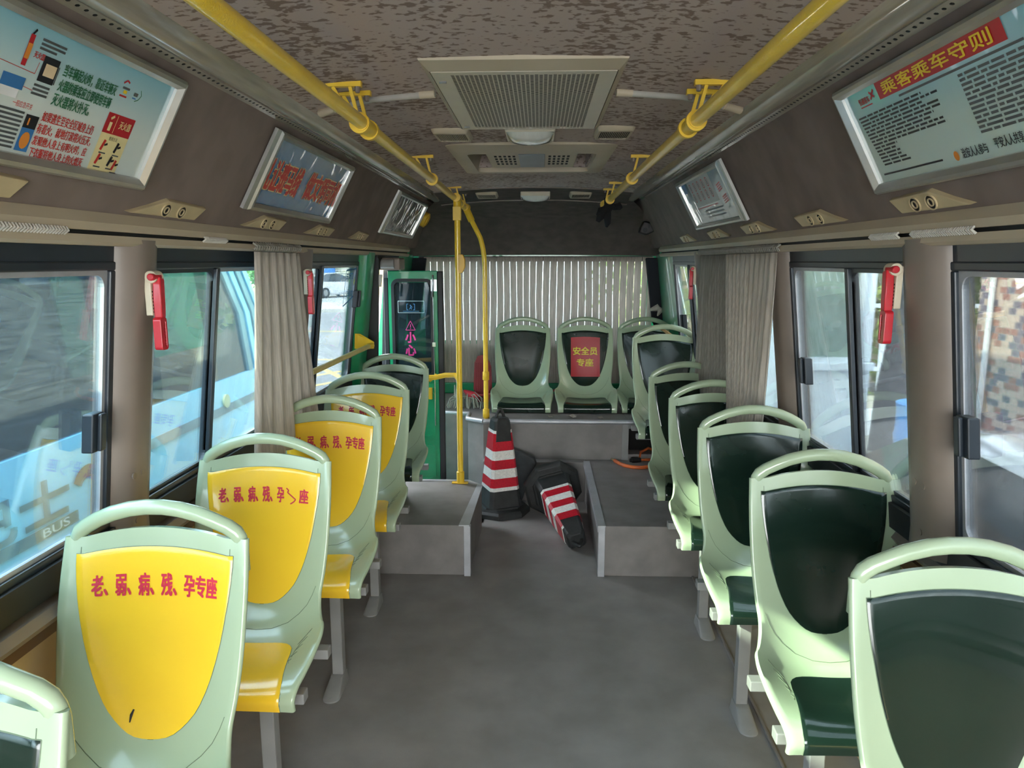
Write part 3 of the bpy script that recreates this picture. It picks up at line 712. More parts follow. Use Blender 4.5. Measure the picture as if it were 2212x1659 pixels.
def dome(label, x, y, z, w_, d_, tilt=0):
    t = ceil_thing('ceiling_lamp', label, 'lamp', x, y, z, 'ceiling lamps'); t.rotation_euler = (tilt, 0, 0)
    b = newbm(); box(b, -w_/2-.006, w_/2+.006, -d_/2, d_/2, -.02, .012); obj('base', b, m_creamlt, t, bevel=.006)
    b = newbm(); n1, n2 = 14, 8; V = []
    for i in range(n1+1):
        V.append([b.verts.new((-w_/2+w_*i/n1, -d_/2*.94+d_*.94*j/n2, -.02-.03*(math.sin(math.pi*i/n1)**.4)*(math.sin(math.pi*(j/n2))**.5))) for j in range(n2+1)])
    for i in range(n1):
        for j in range(n2): b.faces.new([V[i][j], V[i+1][j], V[i+1][j+1], V[i][j+1]])
    obj('lens', b, M('ribbed_lens', (222, 222, 212), .12, var=.03, coat=1., bump=1., bs=14, stretch=(6, 1, 1)), t, smooth=60)
dome('clear ribbed lamp behind the large ceiling grille', -.04, 2.955, 2.205, .18, .24)
dome('small cream lamp at the rearmost edge of the ceiling', -.035, 5.33, 2.175, .20, .16, -.08)
h = ceil_thing('roof_hatch', 'beige moulded roof hatch panel behind the middle lamp', 'roof hatch', CX0+.01, 3.68, 2.203); h.scale = (.98, .95, .7)
bm = newbm()
def loopz(x, y0_, y1_, z, r_=.04): return [(p[0], p[1], z) for p in roundrect(-x, x, y0_, y1_, r_)]
rr = [[bm.verts.new(p) for p in Lp] for Lp in (loopz(.385, -.52, .56, .01), loopz(.38, -.51, .55, -.015), loopz(.335, -.40, .42, -.035), loopz(.30, -.33, .36, -.035), loopz(.285, -.30, .33, .11))]
for A, B in zip(rr[:-1], rr[1:]):
    for k in range(len(A)): bm.faces.new([A[k], A[(k+1) % len(A)], B[(k+1) % len(A)], B[k]])
bm.faces.new(rr[-1]); obj('frame', bm, m_cream, h, smooth=40)
bm = newbm(); box(bm, -.215, .215, -.32, .20, -.03, .03); obj('centre_panel', bm, m_cream, h, bevel=.006)
bm = newbm(); box(bm, -.062, .062, -.31, .15, -.036, -.029); obj('hatch_pane', bm, M('grey_panel', (112, 120, 124), .3), h, bevel=.002)
bm = newbm()
for s in (-1, 1):
    for i in range(5):
        for j in range(4): box(bm, s*(.085+i*.022)-.006, s*(.085+i*.022)+.006, -.25+j*.09, -.20+j*.09, -.0315, -.0295)
obj('vent_slots', bm, m_hole, h)
for s, nm, x0, x1 in ((-1, 'left', -.315, -.70), (1, 'right', .222, .62)):
    bm = newbm(); tube(bm, [(x0, 2.24, 2.193), (x0+(x1-x0)*.5, 2.27, 2.186), (x1, 2.37, 2.165)], .011, 10)
    o = obj('ceiling_conduit', bm, M('grey_conduit', (176, 172, 164), .25, coat=.5), smooth=60); tag(o, 'thin grey conduit from the ceiling grille to the %s duct' % nm, 'conduit')
    bm = newbm(); tube(bm, [(x0, 2.24, 2.193), (x0+(x1-x0)*.12, 2.245, 2.192)], .013, 10); obj('end_cap', bm, m_cream, o, smooth=60); bm = newbm(); tube(bm, [(x0+(x1-x0)*.85, 2.332, 2.172), (x1, 2.37, 2.165)], .013, 10); obj('end_cap', bm, m_cream, o, smooth=60)

# coving vents (two round louvres on a lozenge plate)
def cvent(s, y0, y1, label):
    t = thing('air_outlet', label, 'air outlet', (CX0+s*.972, (y0+y1)/2, 1.845), 'air outlets below the posters')
    w_ = (y1-y0)/2; nrm = Vector((-s*.87, 0, -.49)); e1 = Vector((0, 1, 0)); e2 = Vector((-s*.49, 0, .87))
    fn = lambda a, b, d: tuple(e1*a+e2*b+nrm*d)
    b = newbm(); P = [(-w_, -.022), (w_*-.15, .024), (w_, .018), (w_*.78, -.022)]
    lo_ = [b.verts.new(fn(a*1.04, c*1.1, -.004)) for a, c in P]; hi = [b.verts.new(fn(a, c, .012)) for a, c in P]
    for k in range(4): b.faces.new([lo_[k], lo_[(k+1) % 4], hi[(k+1) % 4], hi[k]])
    b.faces.new(hi); obj('plate', b, M('yellowed_plastic', (196, 178, 140), .45), t, bevel=.003)
    for q in (-1, 1):
        c = w_*.22*q+.01; b = newbm()
        for R, r0 in ((.0235, .0205), (.0125, .0095)):
            o_ = [(c+R*math.cos(a), R*.85*math.sin(a)-.002) for a in np.linspace(0, 2*math.pi, 20, endpoint=False)]
            i_ = [(c+r0*math.cos(a), r0*.85*math.sin(a)-.002) for a in np.linspace(0, 2*math.pi, 20, endpoint=False)]
            ring_plate(b, o_, i_, fn, .011, .0155)
        lv = obj('louvre', b, M('yellowed_plastic', (196, 178, 140), .45), t)
        b = newbm(); ps = [fn(c+.0225*math.cos(a), .018*math.sin(a)-.002, .0125) for a in np.linspace(0, 2*math.pi, 20, endpoint=False)]
        b.faces.new([b.verts.new(p) for p in ps]); obj('opening', b, m_hole, lv)
for k, (a, b) in enumerate(((1.12, 1.42), (1.80, 2.18), (2.50, 2.88), (3.17, 3.56), (3.90, 4.28))):
    cvent(-1, a, b, ['round air outlets under the fire safety poster at the left photo edge', 'twin round air outlets left of the blue poster', 'twin round air outlets under the blue poster', 'twin round air outlets right below the blue poster corner', 'faint air outlets left of the blank grey poster'][k])
for k, (a, b) in enumerate(((1.62, 1.95), (2.27, 2.66), (2.93, 3.36), (3.62, 4.02), (4.40, 4.78))):
    cvent(1, a, b, ['largest air outlets under the big passenger rules poster', 'air outlets between the two right hand posters', 'round air outlets just under the small right hand poster', 'dim air outlets above the right curtain, second from the back', 'dimmest air outlets at the back end of the right coving'][k])

# ------------------------------------------------------------------ posters
def poster(s, y0, y1, label, back=True, flat=None):
    ex = Vector((s*(.815-.951), 0, .255)).normalized(); nn = Vector((-s*ex.z, 0, 0)); nn = Vector((-s*ex.z, 0, s*ex.x)) ; nn = Vector((-s*abs(ex.z), 0, -abs(ex.x)))
    org = Vector((CX0+s*.951, 0, 1.879))
    t = thing('poster_frame', label, 'poster', (org.x, (y0+y1)/2, org.z)); ym = (y0+y1)/2
    fn = lambda a, b, d=.0: tuple(Vector((0, a-ym, 0))+ex*b+nn*d)
    b = newbm(); Lh = .2885
    for k in range(4):
        c = [(y0, 0), (y1, 0), (y1, Lh), (y0, Lh)]; a0, a1 = c[k], c[(k+1) % 4]
        i = [(y0+.026, .026), (y1-.026, .026), (y1-.026, Lh-.026), (y0+.026, Lh-.026)]; b0, b1 = i[k], i[(k+1) % 4]
        prof = [(0, -.002), (.0, .010), (.25, .018), (.6, .020), (1., .008), (1., -.002)]
        A = [b.verts.new(fn(a0[0]+(b0[0]-a0[0])*p, a0[1]+(b0[1]-a0[1])*p, d)) for p, d in prof]
        B = [b.verts.new(fn(a1[0]+(b1[0]-a1[0])*p, a1[1]+(b1[1]-a1[1])*p, d)) for p, d in prof]
        for j in range(len(prof)-1): b.faces.new([A[j], A[j+1], B[j+1], B[j]])
    if back:
        yb = y0 if s < 0 else y0
        hexa(b, [fn(yb-.035, .0, -.002), fn(yb+.0, 0, -.002), fn(yb, Lh, -.002), fn(yb-.035, Lh, -.002), fn(yb-.035, 0, .010), fn(yb, 0, .010), fn(yb, Lh, .010), fn(yb-.035, Lh, .010)])
    obj('frame', b, m_alu2, t, smooth=35)
    return t, fn
def sheet_mat(name, c0, c1, vert=True, rough=.2, wave=.3):
    m = bpy.data.materials.new(name); m.use_nodes = True; t = m.node_tree; n = t.nodes; l = t.links; p = n['Principled BSDF']
    co = n.new('ShaderNodeTexCoord'); sp = n.new('ShaderNodeSeparateXYZ'); l.new(co.outputs['Object'], sp.inputs[0])
    mr = n.new('ShaderNodeMapRange'); mr.inputs[1].default_value = .0; mr.inputs[2].default_value = .25; l.new(sp.outputs['Z'], mr.inputs[0])
    r = n.new('ShaderNodeValToRGB'); l.new(mr.outputs[0], r.inputs[0]); l.new(r.outputs[0], p.inputs['Base Color'])
    r.color_ramp.elements[0].color = (*lin(c0), 1); r.color_ramp.elements[1].color = (*lin(c1), 1); r.color_ramp.elements[0].position = .45
    p.inputs['Roughness'].default_value = rough; p.inputs['Coat Weight'].default_value = .5; p.inputs['Coat Roughness'].default_value = .05
    nz = n.new('ShaderNodeTexNoise'); nz.inputs['Scale'].default_value = 7; nz.inputs['Detail'].default_value = 1; nz.inputs['Distortion'].default_value = 1.2; l.new(co.outputs['Object'], nz.inputs[0])
    bp = n.new('ShaderNodeBump'); bp.inputs['Strength'].default_value = wave; bp.inputs['Distance'].default_value = .02
    l.new(nz.outputs[0], bp.inputs['Height']); l.new(bp.outputs[0], p.inputs['Coat Normal'])
    return m
INK = [M('ink_red', (206, 52, 44), .4), M('ink_green', (38, 112, 72), .4), M('ink_grey', (84, 88, 90), .4), M('ink_black', (28, 28, 34), .4), M('ink_crimson', (188, 28, 40), .4), M('ink_cream', (240, 224, 164), .4),
       M('ink_yellow', (244, 208, 40), .4), M('ink_orange', (226, 140, 52), .4), M('ink_blue', (58, 120, 180), .4), M('ink_white', (240, 240, 240), .4), M('ink_pink', (236, 210, 170), .4), M('ink_lightgrey', (188, 192, 190), .4)]
RED, GRN, GRY, BLK, CRI, CRE, YEL, ORA, BLU, WHT, PNK, LGR = range(12)
def sheet(t, fn, y0, y1, mat):
    b = newbm(); n_ = 10
    quad(b, y0+.022, y1-.022, .022, .266, lambda a, c: fn(a, c, .001)); o = obj('sheet', b, mat, t); return o
# --- fire safety poster
t, fn = poster(-1, .85, 1.808, 'large pale blue fire safety poster in a silver frame at the upper left', back=False)
sh = sheet(t, fn, .85, 1.808, sheet_mat('fire_poster', (222, 232, 226), (128, 196, 214), wave=.12))
b = newbm(); f1 = lambda a, c: fn(a, c, .0022); f2 = lambda a, c: fn(a, c, .003); f3 = lambda a, c: fn(a, c, .0038)
put_text(b, '当车辆起火时，靠近车辆灭', 1.408, 1.578, .192, .216, f1, GRN, .02); put_text(b, '火器的乘客应立即使用车辆', 1.408, 1.575, .163, .187, f1, GRN, .02); put_text(b, '灭火器将火扑灭。', 1.406, 1.52, .134, .158, f1, GRN, .02)
put_text(b, '如果逃生至安全区域身上仍', 1.398, 1.555, .098, .119, f1, RED, .01); put_text(b, '有着火，就地打滚将火压灭，', 1.396, 1.562, .073, .094, f1, RED, .01); put_text(b, '发现他人身上有明火时，应', 1.396, 1.560, .049, .069, f1, RED, .01); put_text(b, '下衣服将他人身上的火熄灭', 1.398, 1.560, .026, .045, f1, RED, .01)
quad(b, 1.583, 1.684, .112, .158, f1, CRI); quad(b, 1.583, 1.684, .026, .112, f1, CRE)
put_text(b, '灭火器', 1.632, 1.675, .128, .146, f2, CRE, .01); line2d(b, [(1.618, .155), (1.618, .115)], .0015, f2, CRE); quad(b, 1.596, 1.606, .118, .138, f2, CRE); line2d(b, [(1.596, .145), (1.606, .152)], .006, f2, CRE)
for (a, c, k) in ((1.60, .085, RED), (1.65, .085, BLK), (1.60, .052, RED), (1.645, .052, BLK), (1.665, .045, RED)):
    line2d(b, [(a, c-.012), (a+.006, c+.012)], .008, f2, k); line2d(b, [(a+.008, c), (a+.018, c+.004)], .005, f2, BLK); line2d(b, [(a-.002, c-.018), (a+.022, c-.018)], .003, f2, GRY)
put_text(b, '使用方法', 1.615, 1.645, .098, .107, f2, BLK, 0)
line2d(b, [(1.306, .185), (1.306, .242)], .011, f1, CRI); line2d(b, [(1.306, .198), (1.306, .226)], .011, f2, ORA); line2d(b, [(1.304, .242), (1.310, .252)], .004, f1, BLK)
put_text(b, '灭火器', 1.322, 1.350, .205, .217, f1, RED, .01)
quad(b, 1.350, 1.392, .168, .216, f1, BLK); quad(b, 1.358, 1.388, .180, .203, f2, PNK); quad(b, 1.393, 1.396, .17, .205, f1, GRY)
for k in range(3): line2d(b, [(1.33, .241-.008*k), (1.395-.02*(k == 2), .241-.008*k)], .0045, f1, GRY)
for k in range(3): line2d(b, [(1.348, .160-.008*k), (1.39, .160-.008*k)], .0045, f1, GRY)
put_text(b, '一般应急开关', 1.315, 1.365, .112, .124, f1, RED, 0)
for k in range(9): line2d(b, [(1.27, .104-.0085*k), (1.352, .104-.0085*k)], .0045, f1, GRY)
quad(b, 1.358, 1.392, .078, .104, f1, BLK); quad(b, 1.358, 1.392, .032, .078, f1, BLU); line2d(b, [(1.368, .084), (1.368, .098)], .004, f2, ORA)
b.faces.new([b.verts.new(f2(1.375+.012*math.cos(a), .054+.017*math.sin(a))) for a in np.linspace(0, 2*math.pi, 16, endpoint=False)]).material_index = ORA
quad(b, 1.27, 1.325, .142, .165, f1, BLU); quad(b, 1.27, 1.318, .125, .142, f1, WHT); line2d(b, [(1.25, .182), (1.34, .178), (1.342, .20)], .0012, f1, RED); line2d(b, [(1.325, .15), (1.35, .148)], .0012, f1, RED)
line2d(b, [(1.592, .226), (1.602, .234), (1.612, .230)], .004, f1, CRI); line2d(b, [(1.594, .217), (1.62, .217)], .005, f1, GRY); line2d(b, [(1.60, .209), (1.612, .209)], .007, f2, YEL); line2d(b, [(1.592, .199), (1.618, .199)], .004, f1, RED)
line2d(b, [(1.64, .212), (1.655, .212)], .008, f1, GRY); line2d(b, [(1.66, .225), (1.668, .214), (1.662, .203), (1.65, .197)], .002, f1, GRN); line2d(b, [(1.638, .203), (1.652, .203)], .003, f1, BLU)
for x0, x1 in ((1.05, 1.22), (.90, 1.02)):
    for k in range(14): line2d(b, [(x0, .24-.013*k), (x1, .24-.013*k)], .005, f1, GRY)
obj('printing', b, INK, sh)
# --- blue courtesy poster
t, fn = poster(-1, 2.46, 3.405, 'blue poster with tall red outlined lettering in a silver frame on the left')
sh = sheet(t, fn, 2.46, 3.405, sheet_mat('blue_poster', (52, 112, 170), (116, 152, 184), wave=1.2))
b = newbm(); f1 = lambda a, c: fn(a, c, .0022); f2 = lambda a, c: fn(a, c, .003)
put_text(b, '礼让斑马线', 2.49, 2.85, .082, .192, f1, CRE, .09); put_text(b, '礼让斑马线', 2.49, 2.85, .082, .192, f2, RED, .045)
t2 = b; b = newbm(); put_text(b, '做文明司机', 2.93, 3.37, .085, .195, f1, CRE, .09); put_text(b, '做文明司机', 2.93, 3.37, .085, .195, f2, RED, .045)
obj('printing', b, INK, sh); obj('printing', t2, INK, sh)
# --- blank
t, fn = poster(-1, 4.53, 5.62, 'blank grey poster sheet in a silver frame at the far left')
sheet(t, fn, 4.53, 5.62, sheet_mat('blank_sheet', (150, 148, 146), (142, 142, 140), wave=1.))
# --- passenger rules (text reads towards the camera)
t, fn0 = poster(1, 1.0, 1.992, 'large pale blue passenger rules poster in a silver frame at the upper right', back=False)
fn = lambda a, c, d=0: fn0(a, c, d)
sh = sheet(t, fn, 1.0, 1.992, sheet_mat('rules_poster', (196, 214, 206), (120, 190, 206), wave=.12))
b = newbm(); f1 = lambda a, c: fn(a, c, .0022); f2 = lambda a, c: fn(a, c, .003)
quad(b, 1.335, 1.80, .222, .265, f1, CRI); put_text(b, '乘客乘车守则', 1.775, 1.37, .228, .258, f2, YEL, .03)
put_text(b, '恒通客车', 1.90, 1.845, .228, .244, f1, CRI, .02); line2d(b, [(1.90, .222), (1.84, .222)], .003, f1, CRI); line2d(b, [(1.84, .232), (1.815, .252)], .006, f1, CRI); line2d(b, [(1.838, .25), (1.82, .234)], .006, f1, CRI)
line2d(b, [(1.72, .212), (1.30, .212)], .005, f1, GRY)
for k in range(15):
    c = .199-.0092*k; random.seed(k); e = (1.60 if k < 9 else 1.80)+random.uniform(-.03, .05)
    x = 1.935-.002*k
    while x > e:
        q = random.uniform(.012, .05); line2d(b, [(x, c), (max(x-q, e), c)], .0048, f1, BLK); x -= q+.006
line2d(b, [(1.93, .046), (1.66, .046)], .0045, f1, BLK)
for k in range(13):
    c = .199-.0098*k; random.seed(90+k); e = 1.05+random.uniform(0, .25); x = 1.50+.0*k
    while x > e:
        q = random.uniform(.012, .05); line2d(b, [(x, c), (max(x-q, e), c)], .0055, f1, GRY); x -= q+.006
put_text(b, '治安人人参与', 1.585, 1.50, .038, .060, f1, BLK, .01); put_text(b, '平安人人共享', 1.475, 1.39, .042, .064, f1, BLK, .01)
b.faces.new([b.verts.new(f1(1.607+.009*math.cos(a), .047+.011*math.sin(a))) for a in np.linspace(0, 2*math.pi, 16, endpoint=False)]).material_index = ORA
line2d(b, [(1.26, .235), (1.21, .25)], .012, f1, CRI)
obj('printing', b, INK, sh)
# --- small right poster
t, fn0 = poster(1, 3.235, 4.185, 'small pale poster with red ringed figures in a silver frame on the right')
sh = sheet(t, fn0, 3.235, 4.185, sheet_mat('figures_poster', (176, 178, 174), (132, 168, 184), wave=.8))
b = newbm(); f1 = lambda a, c: fn0(a, c, .0022); f2 = lambda a, c: fn0(a, c, .003)
quad(b, 3.50, 3.98, .12, .262, f1, LGR)
for r_, yy, nn_ in ((0, .225, 5), (1, .17, 5)):
    for k in range(nn_):
        c = (3.93-.09*k, yy); P = [(c[0]+.022*math.cos(a), c[1]+.022*math.sin(a)) for a in np.linspace(0, 2*math.pi, 13)]
        line2d(b, P, .005, f2, CRI); line2d(b, [(c[0], c[1]-.012), (c[0], c[1]+.012)], .012, f2, GRY)
line2d(b, [(3.98, .11), (3.55, .11)], .004, f1, CRI)
for k in range(3): line2d(b, [(3.85, .09-.018*k), (3.5, .09-.018*k)], .008, f1, GRY)
for c in ((3.40, .19), (3.38, .13)):
    for k in range(4): line2d(b, [(c[0]+.05, c[1]-.01*k), (c[0]-.03, c[1]+.01-.01*k)], .005, f1, CRI)
quad(b, 4.03, 4.12, .21, .262, f1, BLU)
obj('printing', b, INK, sh)
bm = newbm(); c = Vector((CX0-.872, 5.74, 2.035)); nn = Vector((.87, 0, -.49))
disc(bm, c, nn, .06, .04, 28); disc(bm, c+nn*.04, nn, .044, .008, 24); o = obj('round_fan_cover', bm, M('amber_plastic', (222, 178, 58), .4), smooth=40, bevel=.004)
tag(o, 'round amber cap on the left coving beyond the blank poster', 'round cap')
bm = newbm(); prism(bm, [(.775, 5.78, 1.96), (.80, 5.78, 2.01), (.855, 5.78, 2.00), (.885, 5.78, 1.93), (.82, 5.78, 1.90), (.765, 5.78, 1.92)], (0, -.09, 0)); o = obj('camera_box', bm, m_black, bevel=.012, seg=3)
tag(o, 'small black sensor box on the right coving near the rear corner', 'sensor')
bm = newbm(); disc(bm, (.81, 5.692, 1.94), (0, -1, 0), .018, .006, 14); box(bm, .835, .842, 5.684, 5.691, 1.955, 1.985); obj('lens', bm, M('dark_lens', (40, 42, 46), .2), o)
# black glove on rail end
g_ = thing('hanging_glove', 'black cloth glove knotted on the end of the right overhead rail', 'glove', (.44, 4.68, 2.08))
bm = newbm()
tube(bm, [(-.02, -.01, .02), (0, 0, -.03), (-.03, 0, -.07), (-.06, .0, -.10), (-.075, 0, -.13)], [.018, .036, .03, .026, .012], 10)
tube(bm, [(0, 0, -.03), (.03, 0, -.04), (.06, 0, -.035), (.075, 0, -.05)], [.026, .02, .024, .012], 10)
tube(bm, [(-.01, 0, -.06), (-.015, -.01, -.10), (-.012, -.01, -.14), (-.02, -.01, -.165)], [.02, .024, .02, .008], 10)
tube(bm, [(-.02, 0, -.05), (-.06, .0, -.06), (-.075, .01, -.09)], [.02, .02, .01], 8)
obj('cloth', bm, M('black_cloth', (18, 18, 20), .95, bump=1, bs=60), g_, smooth=80)

# ------------------------------------------------------------------ curtains
def curtain_tree(name, label, path_top, path_bot, zt, zb, folds, amp, mat, axis='y', seed=1, rows=14, group=None):
    rnd = random.Random(seed); b = newbm(); n_ = folds*10; V = []
    ph = [rnd.uniform(-.4, .4) for _ in range(folds+2)]; am = [rnd.uniform(.6, 1.3) for _ in range(folds+2)]
    for j in range(rows+1):
        f = j/rows; z = zt+(zb-zt)*f; r_ = []
        for k in range(n_+1):
            u = k/n_; q = u*folds; i = int(min(q, folds-1)); a = am[i]*(1-(q-i))+am[i+1]*(q-i)
            wv = math.sin(2*math.pi*q+ph[i]*(1-(q-i))+ph[i+1]*(q-i)+.5*f)*amp*a*(.55+.6*f)
            p0 = Vector(path_top[0]).lerp(Vector(path_top[1]), u); p1 = Vector(path_bot[0]).lerp(Vector(path_bot[1]), u)
            ff = f**1.2; p = p0.lerp(p1, ff)
            d = (Vector(path_top[1])-Vector(path_top[0])).normalized(); nrm = Vector((d.y, -d.x))
            r_.append(b.verts.new((p.x+nrm.x*wv, p.y+nrm.y*wv, z)))
        V.append(r_)
    for j in range(rows):
        for k in range(n_): b.faces.new([V[j][k], V[j][k+1], V[j+1][k+1], V[j+1][k]])
    o = obj(name, b, mat, smooth=80); o.modifiers.new('thickness', 'SOLIDIFY').thickness = .0012
    tag(o, label, 'curtain', group); return o
m_curt = cloth('grey_beige_curtain', (204, 196, 184), .22)
cl = curtain_tree('side_curtain', 'bunched grey beige curtain tied open on the left side between two windows', ((-1.03, 2.60), (-1.03, 3.08)), ((-1.05, 2.50), (-1.02, 3.20)), 1.735, .93, 6, .022, m_curt, seed=4)
cr_ = curtain_tree('side_curtain', 'wide grey curtain on the right side, nearer pleated panel', ((.93, 2.90), (.93, 3.68)), ((.90, 2.93), (.90, 3.30)), 1.735, .72, 11, .014, m_curt, seed=9)
cr2 = curtain_tree('side_curtain', 'darker farther panel of the right side curtain behind the pleated one', ((.945, 3.62), (.945, 4.30)), ((.93, 3.25), (.93, 4.26)), 1.735, .72, 12, .012, cloth('grey_curtain', (160, 154, 144), .2), seed=12)
for cur, s, ya, yb, x in ((cl, -1, 2.58, 3.08, -1.025), (cr_, 1, 2.88, 3.70, .935), (cr2, 1, 3.64, 4.30, .935)):
    b = newbm(); y = ya
    while y < yb:
        tube(b, [(x, y, 1.742), (x-s*.012, y+.010, 1.758), (x, y+.02, 1.768)], .004, 5); tube(b, [(x-s*.004, y+.012, 1.742), (x-s*.014, y, 1.755), (x-s*.002, y-.01, 1.766)], .004, 5); y += .024
    h_ = obj('curtain_hooks', b, M('hook_grey', (150, 146, 136), .6), cur, smooth=80)
for s, ya, yb, x, lab in ((-1, 1.1, 1.55, -1.03, 'row of white twisted curtain gliders at the far left of the valance'), (-1, 2.20, 2.36, -1.03, 'short row of white curtain gliders left of the bunched left curtain'),
                          (1, 1.93, 2.09, .93, 'short row of white curtain gliders above the right pillar'), (1, 1.60, 1.86, .93, 'row of white curtain gliders at the right edge of the photo')):
    b = newbm(); y = ya
    while y < yb:
        tube(b, [(x, y, 1.759), (x-s*.008, y+.005, 1.767), (x, y+.010, 1.774)], .0034, 6); y += .0095
    tag(obj('curtain_gliders', b, M('glider_white', (214, 210, 200), .5), smooth=80), lab, 'curtain gliders')
def rear_mat():
    m = cloth('rear_curtain_fabric', (180, 167, 157), .22); t = m.node_tree; n = t.nodes; l = t.links
    out = n['Material Output']; base = out.inputs[0].links[0].from_socket
    tr = n.new('ShaderNodeBsdfTransparent'); mx = n.new('ShaderNodeMixShader')
    uv = n.new('ShaderNodeAttribute'); uv.attribute_name = 'gap'; l.new(uv.outputs['Fac'], mx.inputs[0])
    l.new(base, mx.inputs[1]); l.new(tr.outputs[0], mx.inputs[2]); l.new(mx.outputs[0], out.inputs[0]); return m
m_rear = rear_mat()
def rear_curtain(x0, x1, pleats, label, seed):
    """box-pleated sheet; narrow see-through strips at the pleat edges draw the bright light lines"""
    rnd = random.Random(seed); b = newbm(); lay = b.loops.layers.float_color.new('gap'); zs = [1.738, 1.725, 1.70, 1.4, 1.1, 1.0, .64]
    pw = (x1-x0)/pleats; cols = []
    for k in range(pleats):
        c = x0+pw*k; cols += [(c, 0, 0), (c+pw*.47, -.006, 0), (c+pw*.92, -.004, 0)]
    cols.append((x1, 0, 0))
    V = [[b.verts.new((x+(.006*math.sin(x*9+z*3) if j > 2 else 0), 6.165+d*(.4 if j < 2 else 1), z)) for x, d, _ in cols] for j, z in enumerate(zs)]
    for j in range(len(zs)-1):
        for k in range(len(cols)-1):
            f = b.faces.new([V[j][k], V[j][k+1], V[j+1][k+1], V[j+1][k]])
            g2 = .85 if (k % 3 == 2 and 1 < j < 5) else 0  # see-through strip put in for the light line between pleats
            for lp in f.loops: lp[lay] = (g2, g2, g2, 1)
    o = obj('rear_curtain', b, m_rear); tag(o, label, 'curtain')
    b = newbm()
    for k in range(pleats//2): 
        x = x0+pw*(2*k+1); tube(b, [(x-.006, 6.155, 1.727), (x, 6.155, 1.738), (x+.004, 6.157, 1.727)], .0022, 5)
    obj('curtain_hooks', b, M('hook_grey', (150, 146, 136), .6), o, smooth=80)
rear_curtain(-.985, .03, 18, 'left pleated beige curtain across the rear window', 3)
rear_curtain(.032, .86, 14, 'right pleated beige curtain across the rear window', 5)
rear_curtain(.865, .96, 2, 'narrow end strip of beige curtain at the right corner of the rear window', 6)

# ------------------------------------------------------------------ emergency hammers
def hammer(s, y, z, label, sc=1., flip=1):
    x = WX(s, z)-s*.045
    t = thing('emergency_hammer', label, 'emergency hammer', (x, y, z), 'emergency hammers'); t.scale = (sc*.64,)*3
    b = newbm(); q = -s
    prism(b, [(0, -.028, -.09), (0, .03, -.09), (0, .035, .05), (0, .02, .085), (0, -.028, .085)], (q*.028, 0, 0))
    tube(b, [(q*.03, -.03, .07), (q*.03, .035, .07)], .026, 18)
    hd = obj('holder', b, m_creamlt, t, bevel=.004, smooth=40)
    b = newbm()
    for k in range(7): box(b, min(q*.0275, q*.0295), max(q*.0275, q*.0295), -.020, .012, -.078+k*.014, -.072+k*.014)
    obj('holder_slots', b, m_hole, hd)
    b = newbm()
    tube(b, [(q*.042, -.052, .07), (q*.042, .02, .07)], .015, 16)
    P = [(-.012, .07), (.022, .06), (.016, -.06), (.010, -.10), (-.022, -.10), (-.020, .0)]
    prism(b, [(q*.03, a, c) for a, c in P], (q*.034, 0, 0))
    hm = obj('hammer', b, m_red, t, bevel=.004, smooth=40)
    b = newbm(); O = roundrect(-.034, .018, -.235, -.098, .014); I = roundrect(-.006, .006, -.222, -.115, .003)
    ring_plate(b, O, I, lambda a, c, d: (q*d, a-.0, c), .028, .062)
    for k in range(9): box(b, min(q*.03, q*.06), max(q*.03, q*.06), -.007, .007, -.218+k*.0125, -.214+k*.0125)
    obj('grip', b, m_red, hm, bevel=.002)
    return t
hammer(-1, 1.90, 1.615, 'red emergency hammer in beige holder on the near left pillar')
hammer(-1, 3.20, 1.61, 'red emergency hammer half hidden behind the left curtain', .95)
hammer(1, 1.945, 1.635, 'red emergency hammer in beige holder on the near right pillar')
hammer(1, 4.46, 1.615, 'red emergency hammer at the far end of the right curtain', .95)

# ------------------------------------------------------------------ entrance door
d_ = thing('door_leaf', 'green folding door leaf standing open into the bus, with pink warning on its glass', 'door', (-.85, 4.93, -.34))
def DL(x, z): return (x+.85, 0, z+.34)
fnd = lambda a, c, d: (a+.85, d, c+.34)
b = newbm(); ring_plate(b, [(-1.04, .86), (-.70, .86), (-.70, 1.638), (-1.04, 1.638)]*1, [(-1.0, .92), (-.745, .92), (-.745, 1.56), (-1.0, 1.56)], fnd, 0, .03)
box(b, *(-1.04+.85, -.70+.85), 0, .03, .02, .86+.34)
obj('leaf_frame', b, m_green, d_, bevel=.004)
b = newbm()
for z0_, z1_ in ((.47, .80), (.16, .42)): ring_plate(b, roundrect(-1.0, -.73, z0_, z1_, .03), roundrect(-.985, -.745, z0_+.015, z1_-.015, .025), fnd, -.008, .002)
obj('embossed_rib', b, m_green, d_, smooth=50)
b = newbm(); ring_plate(b, roundrect(-1.018, -.728, .90, 1.585, .05, 8), roundrect(-.998, -.748, .92, 1.563, .035, 8), fnd, -.008, .034); obj('glass_seal', b, m_rub, d_, smooth=50)
b = newbm(); box(b, -.15, .104, .012, .017, 1.25, 1.91); pn = obj('pane', b, glass('door_glass', (.16, .21, .24), dust=.14, gloss=.9, streak=(8, 1, 1.5), dustcol=(120, 150, 160)), d_)
b = newbm(); PKM = M('pink_lettering', (236, 60, 150), .5)
fp = lambda a, c: (a+.85, .006, c+.34)
line2d(b, [(-.925, 1.232), (-.892, 1.295), (-.859, 1.232), (-.925, 1.232)], .004, fp); line2d(b, [(-.892, 1.272), (-.892, 1.250)], .005, fp); line2d(b, [(-.892, 1.245), (-.892, 1.240)], .005, fp)
put_text(b, '小', -.928, -.858, 1.145, 1.218, fp, 0, .04); put_text(b, '心', -.928, -.858, 1.055, 1.128, fp, 0, .04)
obj('lettering', b, PKM, pn)
